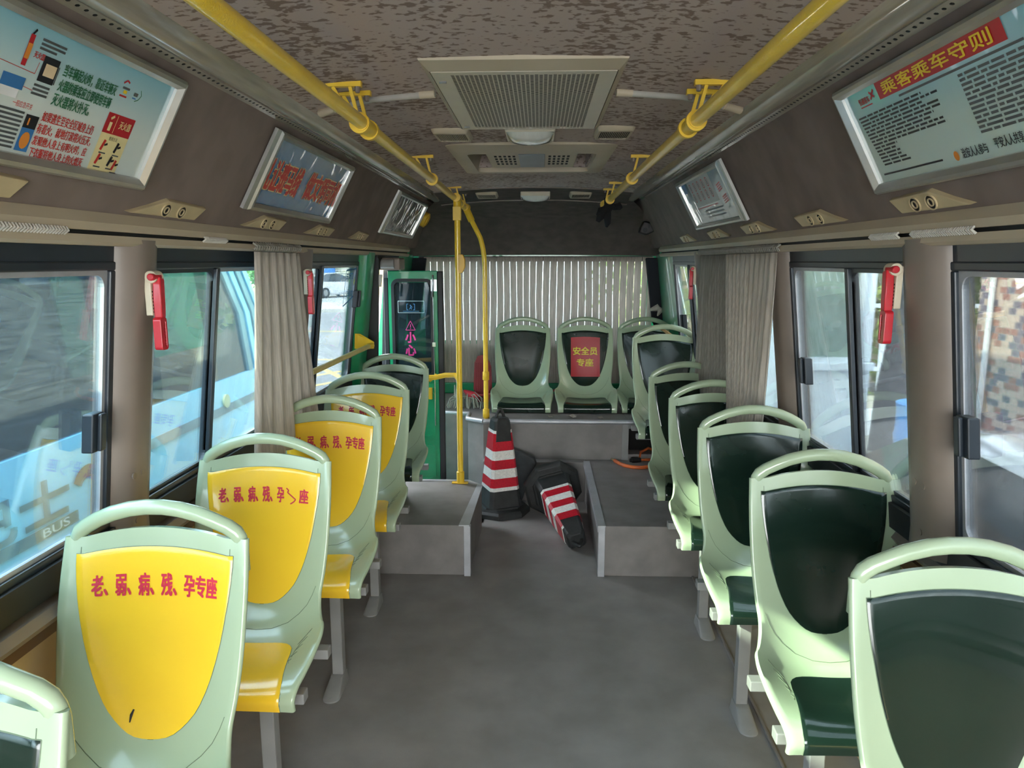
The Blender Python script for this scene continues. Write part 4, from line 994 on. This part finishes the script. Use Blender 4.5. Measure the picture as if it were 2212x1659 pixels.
b = newbm(); line2d(b, [(-.975, 1.352), (-.795, 1.352), (-.795, 1.432), (-.975, 1.432), (-.975, 1.352)], .003, fp)
line2d(b, [(-.905, 1.372), (-.915, 1.372), (-.915, 1.412), (-.905, 1.412)], .004, fp, 1); line2d(b, [(-.870, 1.372), (-.860, 1.372), (-.860, 1.412), (-.870, 1.412)], .004, fp, 1)
line2d(b, [(-.892, 1.406), (-.886, 1.398)], .007, fp, 1); line2d(b, [(-.896, 1.375), (-.888, 1.390), (-.884, 1.398), (-.877, 1.388)], .004, fp, 1); line2d(b, [(-.888, 1.388), (-.880, 1.375)], .004, fp, 1); line2d(b, [(-.94, 1.362), (-.83, 1.362)], .003, fp, 1)
obj('sticker', b, [M('sticker_white', (210, 226, 232), .4), M('sticker_blue', (60, 130, 180), .4)], pn)
b = newbm(); box(b, -.700+.85, -.662+.85, -.004, .035, .03, 1.975); box(b, -1.072+.85, -1.040+.85, -.004, .035, .03, 1.93); obj('edge_seal', b, m_rub, d_, bevel=.006)
b = newbm(); box(b, -.742+.85, -.702+.85, -.014, 0, 1.84, 1.92); tube(b, [(.123, -.022, 1.95), (.123, -.03, 1.88), (.118, -.02, 1.80)], .006, 8); tube(b, [(.120, -.012, 1.80), (.124, -.012, 1.2), (.122, -.012, .9)], .0035, 8); box(b, .112, .134, -.02, 0, 1.46, 1.49)
obj('latch', b, m_chrome, d_, smooth=40)
b = newbm(); tube(b, [(.085, -.025, 1.22), (.14, -.025, 1.265)], .012, 8); box(b, .08, .105, -.03, 0, 1.09, 1.17); obj('release_lever', b, m_yel2, d_, bevel=.003)
mo = thing('door_motor', 'grey boxy door motor cover above the entrance', 'door motor', (-1.03, 4.75, 1.69))
b = newbm(); box(b, -.10, .115, -.02, .16, -.045, .035); obj('cover', b, m_taupe, mo, bevel=.012, seg=3)
b = newbm(); tube(b, [(-.02, -.03, -.005), (.08, -.03, -.005)], .03, 14); obj('cylinder', b, m_steel, mo, smooth=50)
# notice on the window beside the door
b = newbm(); WN = lambda a, c: (WX(-1, c)+.004, a, c)
line2d(b, [(4.03, 1.45), (4.25, 1.50), (4.27, 1.66), (4.05, 1.65), (4.03, 1.45)], .008, WN, 0)
put_text(b, '前后门', 4.06, 4.20, 1.60, 1.635, WN, 0, .02); put_text(b, '上下车请注意', 4.05, 4.22, 1.50, 1.535, WN, 0, .01)
b.faces.new([b.verts.new(WN(*q)) for q in ((4.225, 1.58), (4.245, 1.62), (4.25, 1.59), (4.235, 1.56))]).material_index = 1
tag(obj('window_sticker', b, [M('blue_ink', (30, 120, 180), .5), M('lime_ink', (190, 210, 30), .5)]), 'blue outlined sticker on the left window next to the green door pillar', 'sticker')
b = newbm(); lbox(b, -1, 4.60, 4.612, 1.54, 1.62, -.09, -.062); tag(obj('door_label', b, M('white_label', (220, 220, 214), .5)), 'small white label on the edge of the green door pillar', 'label')

# ------------------------------------------------------------------ traffic cones
def cone(label, loc, rot, notch):
    t = thing('traffic_cone', label, 'traffic cone', loc, 'black traffic cones'); t.rotation_euler = rot
    def sq(h_, c_): c = h_*c_; return [(h_, -h_+c), (h_, h_-c), (h_-c, h_), (-h_+c, h_), (-h_, h_-c), (-h_, -h_+c), (-h_+c, -h_), (h_-c, -h_)]
    def stack(b, L_, mi=0, cap=True):
        R = [[b.verts.new((x, y, z)) for x, y in sq(h_, c_)] for h_, c_, z in L_]
        for A, B in zip(R[:-1], R[1:]):
            for k in range(8): b.faces.new([A[k], A[(k+1) % 8], B[(k+1) % 8], B[k]]).material_index = mi
        if cap: b.faces.new(R[0][::-1]); b.faces.new(R[-1])
    b = newbm(); stack(b, [(.188, .55, 0), (.188, .55, .03), (.172, .55, .045), (.135, .45, .05), (.13, .4, .062)]); obj('base', b, m_blackrub, t, bevel=.003)
    b = newbm(); stack(b, [(.118, .2, .058), (.104, .2, .17), (.060, .22, .60), (.056, .25, .645), (.045, .4, .665)]); obj('body', b, m_blackrub, t, bevel=.004)
    b = newbm(); zz = [.175, .20, .262, .324, .386, .448, .51, .565, .585]; cols = [1, 0, 1, 0, 1, 0, 0, 1]
    cols = [1, 0, 1, 0, 1, 0, 0, 1]
    hh = lambda z: .1035+(.0600-.1035)*(z-.17)/.43+.0025
    for i in range(8):
        z0_, z1_ = zz[i], zz[i+1]; A = [b.verts.new((x, y, z0_)) for x, y in sq(hh(z0_), .2)]; B = [b.verts.new((x, y, z1_)) for x, y in sq(hh(z1_), .2)]
        for k in range(8):
            if k in notch and i >= 6: continue
            b.faces.new([A[k], A[(k+1) % 8], B[(k+1) % 8], B[k]]).material_index = cols[i]
    o = obj('reflective_sleeve', b, [M('red_reflective', (190, 22, 44), .3, var=.12, vs_=90, bump=.6, bs=300), M('white_reflective', (226, 226, 220), .3, var=.1, vs_=90, bump=.6, bs=300)], t); o.modifiers.new('thickness', 'SOLIDIFY').thickness = .0015
    b = newbm(); tube(b, bez((-.03, 0, .655), (0, 0, .78), (.03, 0, .655), 10), [.011]*11, 8); obj('loop_handle', b, m_blackrub, t, smooth=60)
    return t
cone('black rubber traffic cone with red and white stripes standing upright', (-.262, 4.74, 0), (0, 0, math.radians(24)), (6,))
ax = Vector((.135, -.62, -.125)).normalized()
tz = ax; ty = Vector((0, 0, 1)); ty = (ty-tz*ty.dot(tz)).normalized(); tx = ty.cross(tz)
R = Matrix((tx, ty, tz)).transposed() @ Matrix.Rotation(math.radians(14), 3, 'Z')
cb = cone('black rubber traffic cone with red and white stripes lying on its side', (.095, 4.70, .19), R.to_euler(), (2, 1))
b = newbm(); prism(b, [(-.12, 4.90, .02), (-.02, 4.86, .30), (-.035, 4.87, .34), (-.21, 4.93, .40), (-.25, 4.94, .02)], (.01, .035, .005)); tag(obj('rubber_slab', b, m_blackrub, bevel=.005), 'black rubber slab leaning behind the upright cone', 'rubber slab')

# ------------------------------------------------------------------ small floor items
cbl = thing('orange_cable', 'thick orange power cable lying on the right platform by the opening', 'cable', (.6, 4.95, PZ))
b = newbm()
def CB(x, y, z=0.012): return (x-.6, y-4.95, z)
pts = [CB(.545, 4.985)]+[Vector(CB(*p)) for p in ((.57, 4.91), (.60, 4.86), (.65, 4.82), (.71, 4.815), (.77, 4.84), (.82, 4.90), (.86, 4.98))]
tube(b, pts, .013, 12); tube(b, [CB(.80, 5.02), CB(.72, 5.0), CB(.74, 5.08, .05), CB(.80, 5.12, .07), CB(.87, 5.14, .04)], .010, 10); obj('sheath', b, M('orange_cable', (222, 112, 52), .45, rgb2=(190, 96, 60), vs_=20), cbl, smooth=70)
b = newbm(); tube(b, [CB(.548, 4.98), CB(.525, 5.025)], [.012, .006], 8); obj('copper_end', b, M('stripped_wire', (170, 150, 120), .4, .6), cbl)
b = newbm(); tube(b, [CB(.73, 5.0, .014), CB(.665, 4.99, .014)], [.016, .022], 10); disc(b, CB(.665, 4.99, .014), (-1, -.1, 0), .012, .015, 10); obj('connector', b, m_black, cbl, smooth=40)
mp_ = thing('string_mop', 'grey string mop with red socket on the rear platform', 'mop', (-.56, 5.55, RZ))
b = newbm(); rnd = random.Random(3)
for k in range(46):
    a = rnd.uniform(-1.9, 1.2); r_ = rnd.uniform(.06, .16); y0 = rnd.uniform(-.05, .05)
    tube(b, [(0, y0*.3, .085), (math.sin(a)*r_*.5, y0, .09+rnd.uniform(-.02, .03)), (math.sin(a)*r_, y0-.03, .03+rnd.uniform(0, .05)), (math.sin(a)*r_*1.1+rnd.uniform(-.02, .02), y0-.05, .006)], .0045, 5)
for k in range(14):
    x = -.06+rnd.uniform(-.03, .03); tube(b, [(0, 0, .085), (x, -.02, .12), (x-.01, -.03, .2-.12*rnd.random()), (x-.015, -.03, .02)], .005, 5)
obj('strings', b, M('mop_string', (160, 162, 150), .95), mp_, smooth=80)
b = newbm(); tube(b, [(-.035, 0, .13), (.02, 0, .098), (.08, 0, .088)], [.012, .034, .022], 14); obj('socket', b, M('mop_red', (186, 48, 62), .5), mp_, smooth=60)
b = newbm(); tube(b, [(.06, 0, .09), (.25, .12, .09), (.8, .25, .10)], .011, 10); obj('handle', b, M('pink_handle', (190, 80, 90), .5), mp_, smooth=60)
br = thing('red_broom', 'dark red broom head upright behind the bent pole', 'broom', (-.455, 5.72, RZ))
b = newbm()
P = [(-.045, .01), (.05, .01), (.075, .12), (.07, .30), (.045, .36), (.0, .395), (-.04, .385), (-.065, .33), (-.075, .12)]
prism(b, [(x_, -.012, z_) for x_, z_ in P], (0, .024, 0))
for k in range(7):
    tube(b, [(-.04+.013*k, -.014, .02), (-.06+.02*k, -.014, .14), (-.054+.018*k, -.014, .33)], .0045, 5)
for k in range(18): tube(b, [(-.066, -.015, .06+.016*k), (.066, -.015, .06+.016*k)], .0025, 4)
obj('bristles', b, M('broom_red', (140, 26, 38), .5, bump=.5), br)
b = newbm(); tube(b, [(-.01, .01, .02), (-.01, .03, .30)], .012, 8); obj('handle', b, M('broom_handle', (120, 30, 40), .5), br)
b = newbm(); tube(b, [(.90, 5.40, 1.215), (1.03, 5.08, 1.115)], .012, 10); tag(obj('wooden_stick', b, M('pale_wood', (196, 160, 110), .6, stretch=(1, 8, 8))), 'pale wooden stick leaning behind the raised right hand seat', 'stick')
for k, (x, y, sc) in enumerate(((.08, 5.16, .5), (.25, 5.18, 1.), (.45, 5.15, .6))):
    b = newbm(); rnd = random.Random(k); P = [(x+.035*sc*math.cos(a)*rnd.uniform(.7, 1.3), y+.03*sc*math.sin(a)*rnd.uniform(.6, 1.2), RZ+.004+rnd.uniform(0, .02)) for a in np.linspace(0, 2*math.pi, 8, endpoint=False)]
    c = b.verts.new((x, y, RZ+.028*sc)); vv = [b.verts.new(p) for p in P]
    for i in range(8): b.faces.new([vv[i], vv[(i+1) % 8], c])
    o = obj('paper_scrap', b, M('dirty_paper', (150, 144, 132), .9)); o.modifiers.new('thickness', 'SOLIDIFY').thickness = .002
    tag(o, ['tiny crumpled scrap left of the red sign seat', 'largest torn grey scrap under the red sign seat', 'crumpled scrap under the right side of the red sign seat'][k], 'scrap', 'scraps on the rear platform')
b = newbm(); box(b, .95, .975, 5.55, 5.7, .585, .66); box(b, -.8, -.78, 5.2, 5.21, 0, .01); b.free()

# ------------------------------------------------------------------ outside world
GZ = -.62
b = newbm(); box(b, -80, 60, -25, 130, GZ-.2, GZ)
m_road = M('asphalt_road', (150, 150, 152), .9, rgb2=(132, 132, 134), vs_=.6, bump=.2)
struct(obj('ground_road', b, m_road))
b = newbm(); quadz = lambda x0, x1, y0, y1: box(b, x0, x1, y0, y1, GZ, GZ+.004)
quadz(-40, 3, 23.8, 24.0); quadz(-40, 3, 16.8, 16.95)
for k in range(9): prism(b, [(-9+k*1.1, 11.5, GZ), (-8.85+k*1.1, 11.5, GZ), (-11.5+k*1.1, 15.8, GZ), (-11.65+k*1.1, 15.8, GZ)], (0, 0, .004)); prism(b, [(-12+k*1.1, 11.5, GZ), (-11.85+k*1.1, 11.5, GZ), (-9.2+k*1.1, 15.8, GZ), (-9.35+k*1.1, 15.8, GZ)], (0, 0, .005))
struct(obj('ground_markings', b, M('yellow_road_paint', (226, 200, 120), .8)))
b = newbm(); box(b, -80, 5, 33, 60, GZ, GZ+.15); struct(obj('ground_kerb', b, M('pale_paving', (190, 190, 186), .9, vs_=1)))
# building with roller shutters
bd = thing('shop_building', 'pale building with horizontal shutters across the road', 'building', (-18, 48, GZ))
b = newbm(); box(b, -22, 16, 0, 10, 0, 9); obj('wall', b, M('building_wall', (206, 210, 204), .8, vs_=.5), bd)
for k in range(6):
    b = newbm(); x = -20+k*6
    for j in range(26): box(b, x, x+4.6, -.12, -.02, .1+j*.16, .22+j*.16)
    obj('shutter', b, M('shutter_cream', (212, 214, 196), .6), bd)
b = newbm(); box(b, 3.2, 4.4, -.3, -.05, 0, 5); obj('blue_panel', b, M('blue_panel', (70, 130, 210), .5), bd)
b = newbm(); box(b, 7.0, 7.6, -.5, 0, 0, 6); obj('column', b, M('ochre_column', (226, 180, 100), .7), bd)
# planter and tree
b = newbm(); box(b, -17.5, -12.2, 38, 40, GZ+.15, GZ+.75); tag(obj('planter_wall', b, M('planter_concrete', (176, 182, 186), .8), bevel=.05), 'low grey planter wall across the road behind the left curtain', 'planter')
def foliage(b, c, r, n_, leaf, rnd, mi=0):
    for _ in range(n_):
        v = Vector((rnd.gauss(0, 1), rnd.gauss(0, 1), rnd.gauss(0, 1))).normalized()*rnd.random()**.4
        p = Vector((c[0]+v.x*r[0], c[1]+v.y*r[1], c[2]+v.z*r[2])); a = Vector((rnd.uniform(-1, 1), rnd.uniform(-1, 1), rnd.uniform(-1, 1))).normalized()*leaf
        q = a.cross(Vector((rnd.uniform(-1, 1), rnd.uniform(-1, 1), rnd.uniform(-1, 1)))).normalized()*leaf*.6
        b.faces.new([b.verts.new(p-a), b.verts.new(p+q), b.verts.new(p+a), b.verts.new(p-q)]).material_index = mi
rnd = random.Random(11); m_leaf = M('green_leaves', (110, 150, 80), .7, rgb2=(70, 110, 50), vs_=2); m_leaf2 = M('yellow_green_leaves', (150, 160, 80), .7, rgb2=(90, 110, 50), vs_=2)
b = newbm(); foliage(b, (-15, 39, GZ+1.62), (2.0, .7, .7), 500, .16, rnd); tag(obj('shrub', b, m_leaf), 'green shrub growing in the planter across the road', 'shrub')
tr = thing('street_tree', 'dark leaning tree trunk across the road beyond the planter', 'tree', (-13.6, 41, GZ))
b = newbm(); tube(b, [(0, 0, 0), (-.5, 0, 2), (-.9, 0, 4.5), (-1.2, 0, 6)], [.34, .28, .25, .18], 10); obj('trunk', b, M('bark', (88, 92, 94), .9, bump=1, bs=20), tr, smooth=60)
b = newbm(); foliage(b, (-1.2, 0, 7), (2.5, 2, 2), 500, .25, rnd); obj('crown', b, m_leaf, tr)

def car(name, label, loc, rz, paint, L_=4.4, W=1.75, Hh=1.5):
    t = thing(name, label, 'car', loc); t.rotation_euler = (0, 0, rz)
    # body loft across the length: (x, z_low, z_belt, z_top, hw_belt, hw_top)
    ST = [(-2.2, .35, .62, .66, .70, .62), (-2.05, .2, .78, .82, .84, .78), (-1.3, .18, .88, .95, .87, .80), (-.95, .18, .92, 1.0, .875, .80), (-.3, .18, .94, 1.40, .875, .62), (.2, .18, .95, 1.5, .875, .62), (1.0, .18, .96, 1.47, .875, .61), (1.6, .18, .98, 1.28, .87, .62), (1.95, .2, .98, 1.02, .85, .74), (2.15, .3, .9, .93, .80, .70), (2.22, .4, .7, .72, .72, .64)]
    b = newbm(); R = []
    for x, zl, zb, zt, hb, ht in ST:
        zm = (zb+zt)/2
        half = [(hb*.9, zl), (hb, zl+.12), (hb*1.01, (zl+zb)/2), (hb*.985, zb), (hb*.975, zb+.02*(zt-zb)), (ht+(hb-ht)*.15, zt-.06*(zt-zb)-.01), (ht*.9, zt), (ht*.4, zt+.015)]
        R.append([b.verts.new((y, x, z)) for y, z in half]+[b.verts.new((-y, x, z)) for y, z in half[::-1]])
    n_ = len(R[0])
    for i, (A, B) in enumerate(zip(R[:-1], R[1:])):
        for k in range(n_):
            f = b.faces.new([A[k], A[(k+1) % n_], B[(k+1) % n_], B[k]])
            if k in (4, 10) and 3 <= i <= 7: f.material_index = 1
            if k in (5, 6, 7, 8, 9) and i in (3, 7): f.material_index = 1
    b.faces.new(R[0]); b.faces.new(R[-1][::-1])
    obj('body', b, [paint, M('car_glass', (30, 46, 56), .04, coat=1.)], t, smooth=30)
    for y, x in ((.80, -1.35), (-.80, -1.35), (.80, 1.35), (-.80, 1.35)):
        b = newbm(); s = 1 if y > 0 else -1; tube(b, [(y, x, .32), (y+s*.09, x, .32)], .32, 22); w_ = obj('wheel', b, m_rub, t, smooth=40)
        b = newbm(); tube(b, [(y+s*.085, x, .32), (y+s*.095, x, .32)], .19, 14); obj('hubcap', b, m_steel, w_)
    b = newbm(); box(b, .45, .78, 2.14, 2.2, .72, .86); box(b, -.78, -.45, 2.14, 2.2, .72, .86); obj('tail_light', b, m_red, t, bevel=.01)
    b = newbm(); box(b, -.22, .22, 2.2, 2.225, .5, .62); obj('number_plate', b, M('plate_blue', (120, 170, 220), .5), t)
    return t
wp = M('white_car_paint', (206, 208, 212), .2, coat=1., var=.02)
car('parked_car', 'white hatchback parked across the road seen through the rear left window', (-12.9, 44.5, GZ+.15), math.radians(150), wp)
car('parked_car', 'white car close beside the bus on the right with dark side glass', (2.65, 3.6, GZ+.0), math.radians(180), wp, Hh=1.5)

# blue bus alongside on the left
bb = thing('parked_bus', 'light blue bus parked alongside on the left with dark windows', 'bus', (-2.05, 3.7, GZ))
m_bb = M('light_blue_bus_paint', (136, 206, 250), .3, coat=.6, var=.03, vs_=1)
Y0_, Y1_ = -3.5-3.7, 5.35-3.7
def bz(z): return z-GZ
b = newbm()
prism(b, [(0, Y0_, bz(-.35)), (0, Y1_-.05, bz(-.35)), (0, Y1_+.05, bz(.2)), (0, Y1_+.0, bz(.94)), (0, Y0_, bz(.94))], (-.05, 0, 0))
prism(b, [(0, Y0_, bz(1.77)), (0, Y1_-.75, bz(1.77)), (0, Y1_-.8, bz(1.84)), (0, Y0_, bz(1.84))], (-.05, 0, 0))
box(b, -2.2, 0, Y0_, Y1_-.8, bz(1.84), bz(1.87)); box(b, -2.1, -.05, 2.15-3.7, Y1_-.62, bz(1.87), bz(2.30)); box(b, -2.2, -2.15, Y0_, Y1_-.1, bz(-.35), bz(.9)); box(b, -2.2, -.0, Y0_, Y1_-.2, bz(-.4), bz(-.34))  # second box is an unseen roof pod added to block the sun
for y in (Y0_, -5.2, -3.6, -1.9, -.35): box(b, -.05, 0, y, y+.09, bz(.94), bz(1.8)); box(b, -2.2, -2.15, y, y+.09, bz(.9), bz(1.85))
box(b, -2.2, 0, Y0_-.02, Y0_+.02, bz(-.35), bz(1.84))
obj('body', b, m_bb, bb)
b = newbm()   # raked windscreen pillar bands
for k, (o_, mi) in enumerate(((0, 0), (-.11, 1), (-.22, 0), (-.33, 1))):
    P = [(0.003, Y1_+.0+o_, bz(.94)), (.003, Y1_-.12+o_, bz(1.35)), (.003, Y1_-.42+o_, bz(1.72)), (.003, Y1_-.62+o_, bz(1.87))]
    for p, q in zip(P[:-1], P[1:]):
        prism(b, [p, (p[0], p[1]-.07, p[2]), (q[0], q[1]-.07, q[2]), q], (-.04, 0, 0), mi)
obj('pillar_band', b, [m_bb, M('band_grey', (130, 150, 160), .4)], bb)
m_bg = glass('bus_tinted_glass', (.13, .16, .18), dust=.05, gloss=1., streak=(1, 3, 30), dustcol=(150, 170, 180))
for y0, y1 in ((Y0_+.09, -5.2), (-5.11, -3.6), (-3.51, -1.9), (-1.81, -.35), (-.26, Y1_-.45)):
    b = newbm(); box(b, -.02, -.015, y0, y1, bz(.94), bz(1.78)); obj('side_window', b, m_bg, bb)
b = newbm(); prism(b, [(-.02, Y1_-.45, bz(.94)), (-.02, Y1_-.04, bz(.94)), (-.02, Y1_-.16, bz(1.35)), (-.02, Y1_-.45, bz(1.72))], (.005, 0, 0)); prism(b, [(-.02, Y1_-.02, bz(.95)), (-2.1, Y1_-.02, bz(.95)), (-2.1, Y1_-.80, bz(1.84)), (-.02, Y1_-.80, bz(1.84))], (0, .01, 0)); obj('windscreen', b, m_bg, bb)
b = newbm(); box(b, -.002, .006, -.45, Y1_-.03, bz(.72), bz(.775)); box(b, -.002, .004, Y0_, -.0, bz(.44), bz(.455)); box(b, -.002, .004, Y0_, 0, bz(.40), bz(.408)); obj('side_strip', b, M('strip_grey', (128, 138, 148), .4), bb)
b = newbm(); disc(b, (.0, 4.54-3.7, bz(.80)), (1, 0, 0), .045, .012, 20); obj('side_lamp', b, M('lamp_cream', (226, 210, 160), .4), bb)
fb = lambda a, c: (.004, a-3.7, bz(c))
b = newbm()
put_text(b, '巴士', 2.34, 2.93, .625, .80, fb, 0, .05)
def swirl(c, r0, r1, a0, a1, sx=1.):
    A = np.linspace(math.radians(a0), math.radians(a1), 18)
    for p, q in zip(A[:-1], A[1:]):
        b.faces.new([b.verts.new(fb(c[0]+sx*r*math.cos(t), c[1]+r*math.sin(t))) for r, t in ((r0, p), (r1, p), (r1, q), (r0, q))]).material_index = 1
swirl((3.07, .676), .06, .118, -80, 150, 1.0); swirl((3.36, .70), .06, .118, 60, 300, 1.0)
box(b, -.001, .003, 2.2-3.7, 2.98-3.7, bz(.562), bz(.612), 0)
put_text(b, 'BUS', 2.745, 2.915, .570, .606, lambda a, c: (.006, a-3.7, bz(c)), 2, .02)
obj('livery', b, [M('livery_slate', (74, 104, 124), .4), M('livery_brown', (128, 92, 84), .4), m_white], bb)
# things seen through the blue bus
b = newbm(); box(b, -9, -6, 5.5, 9, GZ, GZ+2.2); tag(obj('kiosk_stall', b, M('teal_stall', (110, 190, 200), .6), bevel=.03), 'teal stall far left behind the blue bus', 'stall')

# right side surroundings
b = newbm(); box(b, 3.60, 3.85, 0, 6.05, GZ, 4.6)
m = bpy.data.materials.new('mosaic_tiles'); m.use_nodes = True; n = m.node_tree.nodes; l = m.node_tree.links; p = n['Principled BSDF']
co = n.new('ShaderNodeTexCoord'); sp = n.new('ShaderNodeSeparateXYZ'); cb_ = n.new('ShaderNodeCombineXYZ'); l.new(co.outputs['Object'], sp.inputs[0]); l.new(sp.outputs['Y'], cb_.inputs[0]); l.new(sp.outputs['Z'], cb_.inputs[1])
bk = n.new('ShaderNodeTexBrick'); l.new(cb_.outputs[0], bk.inputs[0]); bk.offset = 0.5; bk.inputs['Scale'].default_value = 1; bk.inputs['Brick Width'].default_value = .090; bk.inputs['Row Height'].default_value = .052; bk.inputs['Mortar Size'].default_value = .002; bk.inputs['Mortar'].default_value = (*lin((176, 168, 160)), 1)
bk.inputs['Color1'].default_value = (0, 0, 0, 1); bk.inputs['Color2'].default_value = (1, 1, 1, 1)
r = n.new('ShaderNodeValToRGB'); r.color_ramp.interpolation = 'CONSTANT'; l.new(bk.outputs['Color'], r.inputs[0])
r.color_ramp.elements[0].position = 0; r.color_ramp.elements[0].color = (*lin((126, 114, 124)), 1); r.color_ramp.elements[1].position = .28; r.color_ramp.elements[1].color = (*lin((166, 118, 106)), 1)
e = r.color_ramp.elements.new(.5); e.color = (*lin((200, 176, 160)), 1)
mx = n.new('ShaderNodeMixRGB'); l.new(bk.outputs['Fac'], mx.inputs[0]); l.new(r.outputs[0], mx.inputs[1]); mx.inputs[2].default_value = (*lin((176, 168, 160)), 1); l.new(mx.outputs[0], p.inputs['Base Color']); p.inputs['Roughness'].default_value = .4
tw = obj('tiled_wall', b, m); tag(tw, 'wall of small brown, grey and cream tiles outside the right windows', 'wall')
b = newbm(); tube(b, [(3.57, 5.85, GZ), (3.57, 5.85, 4)], .022, 10); tag(obj('drain_pipe', b, m_white, smooth=60), 'thin white drain pipe on the tiled wall', 'pipe')
k_ = thing('guard_booth', 'white aluminium booth with a large window outside the right windows', 'booth', (2.76, 7, GZ))
b = newbm(); m_booth = M('booth_white', (214, 222, 226), .4, var=.05)
box(b, -.46, .44, 0, 2, 0, 1.36); box(b, -.46, .44, 0, 2, 2.34, 2.9); box(b, -.46, -.36, 0, 2, 1.36, 2.34); box(b, .32, .44, 0, 2, 1.36, 2.34); box(b, -.48, .46, -.05, 0, 1.28, 1.36); box(b, -.48, .46, -.05, 0, 2.34, 2.42); obj('wall', b, m_booth, k_, bevel=.01)
b = newbm(); ring_plate(b, [(-.36, 1.36), (.32, 1.36), (.32, 2.34), (-.36, 2.34)], [(-.31, 1.41), (.27, 1.41), (.27, 2.29), (-.31, 2.29)], lambda a, c, d: (a, d, c), -.03, .02); obj('window_frame', b, m_booth, k_)
b = newbm(); box(b, -.31, .27, 0, .01, 1.41, 2.29); obj('pane', b, M('booth_glass', (138, 158, 150), .08, rgb2=(104, 128, 116), vs_=6, stretch=(6, 1, 1), coat=1.), k_)
tr = thing('roadside_tree', 'dark tree trunk between the booth and the blue barrel outside', 'tree', (3.78, 7.6, GZ))
b = newbm(); tube(b, [(-.06, 0, 0), (-.06, 0, .9), (.0, 0, 1.5), (.06, 0, 2.6), (.05, 0, 4.5)], [.2, .17, .15, .15, .13], 14); obj('trunk', b, M('dark_bark', (98, 92, 92), .9, rgb2=(70, 64, 64), vs_=20, bump=1, bs=30), tr, smooth=60)
b = newbm(); foliage(b, (0, .2, 5.2), (1.8, 1.6, 1.2), 800, .12, rnd); obj('crown', b, m_leaf, tr)
fe = thing('white_fence', 'white picket fence beyond the blue barrel', 'fence', (4.6, 9.2, GZ))
for k in range(16):
    b = newbm(); box(b, -1.5+k*.24, -1.44+k*.24, -.02, .02, 0, 1.95); obj('picket', b, m_white, fe)
b = newbm(); box(b, -1.6, 2.3, -.03, .03, .95, 1.0); box(b, -1.6, 2.3, -.03, .03, 1.75, 1.8); box(b, -1.6, 2.3, -.06, .06, 0, .45); obj('rail', b, m_white, fe)
b = newbm(); foliage(b, (5.2, 12.5, 1.6), (4.5, 1.0, 2.4), 5000, .11, rnd, 0); tag(obj('hedge', b, m_leaf2), 'tall yellow green foliage behind the white fence', 'hedge')
b = newbm(); box(b, 1.5, 11, 14, 14.3, GZ, 3.4); tag(obj('garden_wall', b, M('garden_wall_beige', (196, 176, 150), .8)), 'beige wall behind the tall foliage on the right', 'wall')
bar = thing('steel_barrel', 'blue ribbed steel barrel standing outside on the right', 'barrel', (3.68, 6.75, GZ))
b = newbm(); pr = [(.29, 0), (.30, .01), (.29, .03)]
for k in range(1, 24):
    z = .03+.94*k/24; pr.append((.288+(.010 if k in (7, 8, 16, 17) else 0)+.003*(k % 2), z))
pr += [(.30, .99), (.30, 1.0), (.285, 1.0)]; lathe(b, pr, 32); obj('drum', b, M('barrel_blue', (84, 150, 214), .4, rgb2=(100, 160, 210), vs_=5), bar, smooth=50)
b = newbm(); disc(b, (0, 0, .985), (0, 0, 1), .286, .006, 32); obj('lid', b, M('barrel_lid', (176, 166, 150), .7), bar)
b = newbm(); box(b, 3.3, 9, 5.2, 12, GZ, GZ+.12); struct(obj('ground_pavement', b, M('pavement', (186, 180, 166), .9, vs_=2)))
# vehicles / greenery beyond the right rear window and behind the bus
b = newbm(); box(b, -2.5, 3.5, 26, 30, GZ, 3.8); tag(obj('far_building', b, M('far_white', (214, 222, 222), .8)), 'white building straight behind the rear curtain', 'building')
